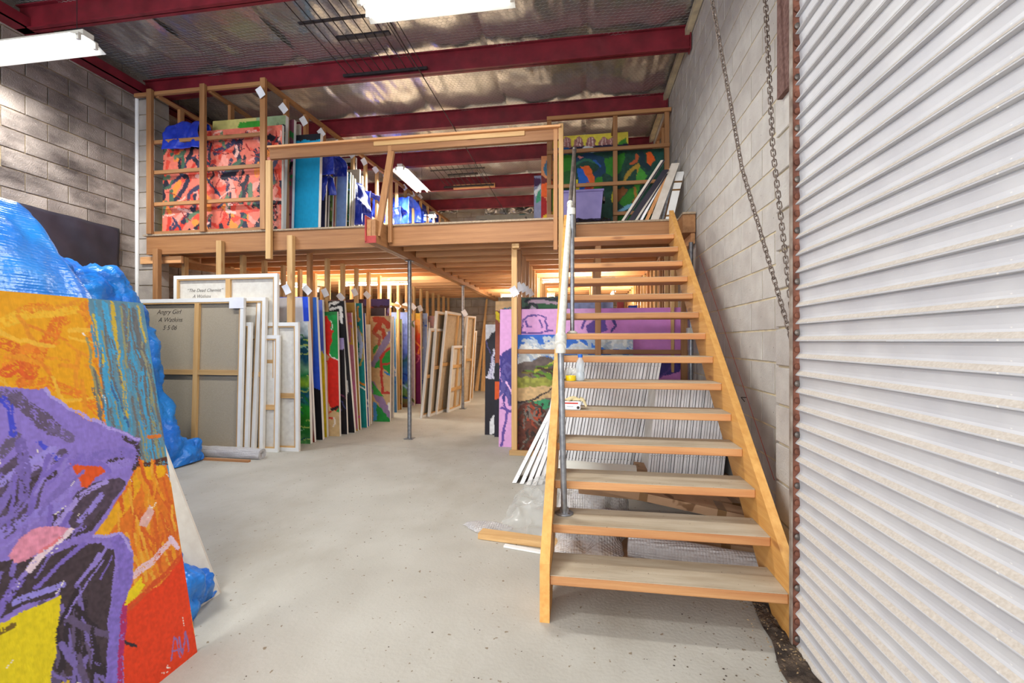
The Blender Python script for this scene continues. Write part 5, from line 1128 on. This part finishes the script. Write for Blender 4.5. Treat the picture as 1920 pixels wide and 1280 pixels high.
# strips leaning in the corner at the head of the stairs
strips = [(1160, 1248, 300, 'foam', .05, 'outermost pale foam edged strip leaning lowest at the head of the stairs'), (1172, 1252, 318, 'darksheet', .07, 'dark grey backed strip under the outermost pale strip'), (1186, 1254, 326, 'foam', .045, 'narrow pink edged strip third from the left in the leaning bundle'), (1196, 1257, 322, 'white2', .03, 'thin white strip fourth from the left in the leaning bundle'), (1206, 1262, 316, 'tread', .04, 'orange brown timber strip in the leaning bundle'), (1217, 1268, 306, 'foam', .09, 'widest plain cardboard coloured strip in the leaning bundle'), (1232, 1270, 312, 'darkpipe', .03, 'thin dark moulded strip right of the widest one'), (1239, 1275, 300, 'gal', .025, 'silvery moulded strip leaning near the wall'), (1246, 1278, 322, 'white', .085, 'white curved package with tan tape bands nearest the wall')]
for i, (xb, xt, yt, m_, wd, lb) in enumerate(strips):
    b = P(xb, 423, Y=5.36); t = P(xt-9, yt, Y=5.46+.012*i); b.z = FZ+.002; d = t-b
    mm = M[m_]['z'] if isinstance(M[m_], dict) else M[m_]; tt = thing('leaning_strip', b, lb, 'strip', 'strips leaning at the head of the stairs')
    MB().obox(b, (wd, 0, 0), (0, .025, 0), d).build('strip_body', mm, tt)
    if i in (0, 2): MB().obox(b+Vector((wd*.6, -.003, 0)), (wd*.38, 0, 0), (0, .003, 0), d).build('grey_edge', M['darksheet'], tt)
    if i == 8:
        for k in (.12, .62, .78): MB().obox(b+d*k-Vector((.002, .002, 0)), (wd+.004, 0, 0), (0, .029, 0), d*.035).build('tape_band', M['card_tape'], tt)

# ================================================================ UNDER AND ON THE STAIRS
def white_stack(x0, x1, ytop, n, Y, tilt, ht, grp, lb, dj, z0=0.0, seed=1):
    """n thin stretched canvases standing side by side, ends to the viewer"""
    r = random.Random(seed); NUM = ORD+['thirteenth', 'fourteenth', 'fifteenth', 'sixteenth', 'seventeenth', 'eighteenth', 'nineteenth', 'twentieth']+['twenty-'+q for q in ORD[:9]]+['thirtieth', 'thirty-first', 'thirty-second', 'thirty-third']; a_, b_ = P(x0, ytop, Y=Y), P(x1, ytop, Y=Y); pitch_ = (b_.x-a_.x)/n; proto_ = None
    for k in range(n):
        x = a_.x+pitch_*(k+.5)-tilt; h = ht*(1+r.uniform(-.012, .006)); t = thing('stacked_canvas', (x, Y, z0), lb % NUM[k], 'canvas', grp)
        d = Vector((tilt*h/ht, 0, h)); w2 = pitch_*.90
        dy = r.uniform(0, .03)
        if proto_ is None:
            e = MB().obox((x-w2/2, Y, z0), (w2*.88, 0, 0), (0, .014, 0), d).build('white_edge', M['white2'], t); bd = MB().obox((x-w2/2+.001, Y+.014, z0), (w2*.7, 0, 0), (0, .62, 0), d*.998).build('canvas_cloth', M['cream'], t)
            ft = MB().obox((x+w2*.39, Y+.004, z0), (w2*.14, 0, 0), (0, .60, 0), d*.996).build('gap_shade', M['darksheet'], t); proto_ = (e, bd, ft)  # dark strip imitates the shaded gap between neighbouring canvases
        else:
            for q in proto_: c = q.copy(); COL.objects.link(c); c.parent = t
        t.location.y += dy
white_stack(1046, 1243, 672, 32, 4.12, .19, P(1140, 672, Y=4.12).z-.02, 'tall white edged canvases under the stairs', 'thin white edged canvas, %s from the left in the tall leaning row under the stairs', 0, .02, 3)
white_stack(1231, 1376, 728, 26, 3.72, .09, P(1300, 728, Y=3.72).z-.02, 'short white edged canvases under the stairs', 'thin white edged canvas, %s from the left in the shorter row by the wall', 0, .02, 4)
# long white canvases slumped left of the stringer
for i, (xb, yb, xt, yt) in enumerate([(960, 905, 1046, 735), (974, 907, 1054, 728), (986, 909, 1062, 722), (997, 910, 1070, 716), (1008, 908, 1080, 712)]):
    b = P(xb, yb, Z=.004); t = P(xt, yt, Y=b.y+.3); d = (t-b)*1.12; tt = thing('slumped_canvas', b, 'long white edged canvas slumped beside the left stringer, %s from the left' % ORD[i], 'canvas', 'slumped canvases by the stairs')
    o_ = b; MB().obox(o_, (.038, .006, 0), (0, .012, 0), d).build('white_edge', M['white2'], tt); MB().obox(o_+Vector((.002, .013, 0)), (.026, .004, 0), (.02, .22, 0), d).build('canvas_cloth', M['darksheet' if i % 2 else 'tan_linen'], tt)

def roll(label, a, b, r, m, nm='wrap_roll', cat='roll', group=None, wob=.12, seed=0, n=28):
    a, b = Vector(a), Vector(b); d = b-a; L_ = d.length; d.normalize(); x = d.orthogonal().normalized(); y = d.cross(x)
    def f(u, v):
        t = 2*math.pi*v; rr_ = r*(1+wob*N3(u*L_*6, math.cos(t)*1.2, math.sin(t)*1.2+seed)+wob*.4*N3(u*L_*18, math.cos(t)*3, math.sin(t)*3+seed))
        p = a+d*(u*L_)+(x*math.cos(t)+y*math.sin(t))*rr_; return (p.x, p.y, max(p.z, .004))
    mb = MB().grid(f, 60, n)
    for e, s_ in ((a, -1), (b, 1)):   # spiral ends
        mb.lathe(e-d*s_*.002, [(r*.86, 0), (r*.6, s_*.006), (r*.58, -s_*.004), (r*.3, s_*.004), (r*.28, -s_*.01), (.002, -s_*.012)], 18, d)
    return tag(mb.build(nm, m), label, cat, group)
roll('fat roll of clear plastic film lying across the floor in front of the white canvases', P(1043, 876, Y=3.5), P(1192, 888, Y=3.5), .062, M['film_roll'], seed=1, wob=.06)
roll('long bubble wrap roll lying just behind the lowest tread', P(1178, 1020, Y=2.62), P(1432, 1062, Y=2.52), .062, M['bubble'], seed=3, wob=.08)
roll('thinner bubble wrap tube under the second tread', (.12, 2.98, .16), (.92, 2.9, .13), .05, M['bubble'], seed=6)
roll('bubble wrap roll lying in front of the big linen canvas back', P(338, 842, Z=.06), P(492, 852, Z=.045), .062, M['bubble'], seed=4, wob=.15)
timber_ = MB().obox(P(345, 861, Z=0), P(465, 867, Z=0)-P(345, 861, Z=0), (0, .04, 0), (0, 0, .022)).build('floor_batten', M['tread']['x']); tag(timber_, 'thin brown batten on the floor in front of the bubble wrap roll', 'timber')
# loose wrapping
def sheet(label, pts, nm, m, cat, amp=.03, nu=60, nv=40, seed=0, fq=6):
    """loose sheet over a four-sided floor patch, pts = 4 world corners"""
    p = [Vector(q) for q in pts]
    def f(u, v):
        q = (p[0]*(1-u)+p[1]*u)*(1-v)+(p[3]*(1-u)+p[2]*u)*v; e = math.sin(math.pi*u)**.5*math.sin(math.pi*v)**.5
        z = q.z+amp*e*(1+N3(q.x*fq, q.y*fq, seed)*1.3+.7*(ridge(q.x*fq*1.4, q.y*fq*1.4, seed+2)-.5))
        return (q.x+.04*N3(q.x*5, q.y*5, seed+5)+.02*N3(q.x*17, q.y*17, seed), q.y+.04*N3(q.x*5, q.y*5, seed+9)+.02*N3(q.x*17, q.y*17, seed+3), max(z, .004))
    o = MB().grid(f, nu, nv).build(nm, m); tag(o, label, cat); return o
Z0 = lambda px, py, z=0.005: P(px, py, Z=z)
sheet('clear plastic film spilling onto the floor left of the stairs', [Z0(925, 1000), Z0(1040, 1012), Z0(1052, 880, .12), Z0(985, 905, .02)], 'plastic_film', M['film'], 'plastic sheet', .055, seed=1)
sheet('flattened bubble wrap corner on the floor farthest left of the stairs', [Z0(872, 985), Z0(930, 1008), Z0(960, 985), Z0(900, 976)], 'bubble_wrap', M['bubble'], 'bubble wrap', .02, 40, 24, 4)
sheet('heap of bubble wrap rising behind the second tread', [Z0(1040, 1000, .02), Z0(1185, 985, .05), Z0(1170, 915, .22), Z0(1050, 915, .2)], 'bubble_wrap', M['bubble'], 'bubble wrap', .10, seed=7)
sheet('bubble wrap sheet crumpled over the timber behind the lowest tread', [Z0(1042, 1046, .03), Z0(1158, 1062, .04), Z0(1182, 985, .10), Z0(1042, 975, .08)], 'bubble_wrap', M['bubble'], 'bubble wrap', .08, seed=9)
# timber and cardboard under the stairs
def plank(label, a, b, wd, th, m, nm='timber_plank', cat='timber', tapes=()):
    a, b = Vector(a), Vector(b); d = b-a; sd = Vector((-d.y, d.x, 0)).normalized()*wd; t = thing(nm, a, label, cat)
    up = d.cross(sd).normalized(); up = -up if up.z < 0 else up
    MB().obox(a, d, sd, up*th).build('body', m, t)
    for k in tapes: MB().obox(a+d*k-sd*.01-up*.001, d.normalized()*.05, sd*1.02, up*(th+.002)).build('tape_band', M['card_tape'], t)
plank('long split pine plank on the floor running under the left stringer', P(896, 1010, Z=.002), P(1150, 1046, Z=.002), .09, .035, M['pale']['x'])
plank('thin white moulding beside the split pine plank', P(944, 1026, Z=.002), P(1022, 1040, Z=.002), .03, .012, M['white'])
plank('long narrow cardboard package slanting under the third tread', P(1068, 908, Z=.36), P(1410, 985, Z=.20), .16, .05, M['card'], 'cardboard_package', 'package', (.4, .82))
plank('wide flat cardboard package behind the narrow one, with brown tape', P(1085, 925, Z=.26), P(1405, 960, Z=.18), .42, .05, M['card'], 'cardboard_package', 'package', (.35, .6, .9))
plank('cardboard tube package lying low behind the lowest tread', P(1165, 1006, Z=.13), P(1418, 1040, Z=.10), .12, .035, M['card'], 'cardboard_package', 'package', (.75,))
plank('lowest cardboard package on the floor below the bubble wrap rolls', P(1150, 1065, Z=.03), P(1440, 1100, Z=.01), .5, .03, M['card'], 'cardboard_package', 'package', (.2,))
plank('brown cardboard length lying across the foot of the white canvases', P(1190, 892, Z=.20), P(1385, 918, Z=.14), .22, .06, M['card'], 'cardboard_package', 'package', (.12, .5))

# bottle, tape, gloves on the treads
b0 = P(1087, 704, Z=sz(5)); b0.z = sz(5)
zt = sz(5); x, y = P(1088, 706, Y=sy(5)+.05).x, sy(5)+.06
t = thing('water_bottle', (x, y, zt), 'clear plastic water bottle with a blue cap standing on a tread', 'bottle')
MB().lathe((x, y, zt), [(.0, .001), (.026, .001), (.030, .008), (.030, .045), (.027, .055), (.030, .065), (.030, .105), (.026, .125), (.014, .150), (.012, .158)], 20).build('body', M['bottle'], t)
MB().lathe((x, y, zt), [(.0, .003), (.027, .003), (.0275, .06), (.0, .062)], 18).build('water', M['bottle'], t)
MB().lathe((x, y, zt+.156), [(.0155, 0), (.0155, .018), (.014, .021), (0, .021)], 16).build('cap', M['blue_cap'], t)
xt_, yt_ = P(1070, 704, Y=sy(5)+.04).x, sy(5)+.055
b_ = MB().lathe((xt_, yt_, zt), [(.019, .0), (.034, .0), (.035, .002), (.035, .032), (.034, .034), (.019, .034), (.019, .0)], 22)
tag(b_.build('tape_roll', M['yellow']), 'yellow roll of tape lying on the tread left of the bottle', 'tape')
xt_, yt_ = P(1070, 700, Y=sy(5)+.12).x, sy(5)+.15
rows = [[(xt_-.05+.03*i, yt_-.03, zt+.003), (xt_-.045+.03*i, yt_-.02, zt+.05+.02*(i % 2)), (xt_-.04+.03*i, yt_+.02, zt+.07), (xt_-.04+.03*i, yt_+.05, zt+.003)] for i in range(4)]
loft('small crumpled clear plastic bag behind the yellow tape', rows, 'clear_bag', M['film'], 24, 24, .01, 30, .01, None, 2, 'bag', zt+.001)
zg = sz(4); gx = P(1072, 745, Y=sy(4)+.05).x
t = thing('glove_box', (gx, sy(4)+.06, zg), 'small white and red cardboard box of gloves on a tread', 'box')
MB().cbox((gx-.045, sy(4)+.012, zg), (gx+.055, sy(4)+.11, zg+.052)).build('body', M['paper'], t)
MB().box((gx-.044, sy(4)+.0112, zg+.036), (gx+.04, sy(4)+.0119, zg+.045)).build('red_band', M['redprint'], t); MB().lathe((gx+.040, sy(4)+.0119, zg+.014), [(.0, 0), (.009, 0), (.009, .0008), (0, .0008)], 16, (0, -1, 0)).build('round_mark', M['ink'], t)
MB().box((gx-.03, sy(4)+.0112, zg+.018), (gx+.01, sy(4)+.0119, zg+.022)).build('grey_line', M['gal'], t)
gl = thing('work_glove', (gx+.03, sy(4)+.07, zg+.052), 'cream work glove draped over the white and red box', 'glove')
b = MB()
rows = []
def gf(u, v):
    x = gx-.045+.115*u; y = sy(4)+.03+.07*v; z = zg+.056+.022*math.sin(math.pi*v)*math.sin(math.pi*min(1, u*1.1))+.004*N3(u*9, v*9, 0); return (x, y, z)
b.grid(gf, 20, 14); b.build('palm', M['cloth'], gl)
for i in range(4):
    p0 = Vector((gx+.052, sy(4)+.035+.018*i, zg+.066)); p1 = p0+Vector((.022, -.004, -.012)); p2 = p1+Vector((.016, -.004, -.034-.004*(i % 2)))
    MB().tube(p0, p1, .009, 10, .0085).tube(p1, p2, .0085, 10, .006).build('finger', M['cloth'], gl)
MB().tube((gx+.0, sy(4)+.03, zg+.068), (gx-.02, sy(4)+.012, zg+.058), .009, 10, .007).build('thumb', M['cloth'], gl)

# conduit and drum by the wall behind the stairs
t = thing('wall_conduit', (1.10, 5.02, 0), 'grey pipe with a junction box on the wall behind the stairs', 'pipe')
MB().tube((1.10, 4.92, 0), (1.10, 4.92, 2.3), .022, 12).build('pipe', M['gal'], t); MB().cbox((1.06, 4.88, 1.30), (1.14, 4.96, 1.42)).build('junction_box', M['gal_white'], t)
MB().lathe((1.10, 4.92, 1.5), [(.03, 0), (.045, .02), (.045, .3), (.03, .33)], 14).build('lagging', M['gal'], t)
tag(MB().tube(P(1312, 480, X=WR-.02), P(1452, 900, X=WR-.02), .0018, 6).build('red_string', M['redprint']), 'thin reddish line running down the right wall', 'string')
# wall hook
tag(MB().tube((WR-.015, 3.47, .88), (WR-.05, 3.47, .88), .003, 6).tube((WR-.05, 3.47, .88), (WR-.05, 3.40, .86), .003, 6).build('wall_hook', M['cage']), 'small wire hook on the right block wall', 'hook')

# ================================================================ DEBRIS AT THE DOOR
rr2 = random.Random(8)
def strip(u, v):
    y = 2.75-3.2*u; xl = .86-.12*min(1, u*3) if u < .3 else .745; x = xl+(.90-xl)*v+.02*N3(y*6, v*2, 3)*(1-v)
    return (x, y, .004+.018*math.sin(math.pi*v)*(1+N3(x*40, y*14, 2))+.010*abs(N3(x*60, y*60, 4)))
tag(MB().grid(strip, 160, 16).build('debris_strip', M['soil']), 'dark damp soil and leaf debris along the foot of the roller door', 'debris', kind='stuff')
b = MB()
for k in range(420):
    y = 2.7-2.2*rr2.random()**1.2; x = rr2.gauss(.80, .045); x = min(.89, x); a = rr2.uniform(0, 6.28); l = rr2.uniform(.005, .018); z = .02+rr2.uniform(0, .022)
    d = Vector((math.cos(a)*l, math.sin(a)*l, rr2.uniform(-.004, .008))); s_ = Vector((-math.sin(a), math.cos(a), .2))*l*.3; p = Vector((x, y, z))
    b.add([p-d/2, p+s_, p+d/2, p-s_, p+Vector((0, 0, .004))], [(0, 3, 4), (3, 2, 4), (2, 1, 4), (1, 0, 4)])
tag(b.build('leaf_litter', M['leaf']), 'dry leaves and wood chips scattered in the debris by the roller door', 'leaves', kind='stuff')
b = MB()
for k in range(420):
    x, y = rr2.uniform(-3.0, .75), rr2.uniform(.9, 6.5)
    if rr2.random() < .35: x, y = rr2.gauss(.6, .12), rr2.uniform(.9, 2.3)
    l = rr2.uniform(.002, .006); p = Vector((x, y, .0005)); b.add([p+Vector((l, 0, 0)), p+Vector((0, l, 0)), p-Vector((l, 0, 0)), p-Vector((0, l*.7, 0)), p+Vector((0, 0, l*.6))], [(0, 1, 4), (1, 2, 4), (2, 3, 4), (3, 0, 4)])
tag(b.build('floor_grit', M['soil']), 'small dark grit scattered over the concrete floor', 'grit', kind='stuff')

for o in bpy.data.objects:
    for k in ('_o', '_f'):
        if k in o: del o[k]
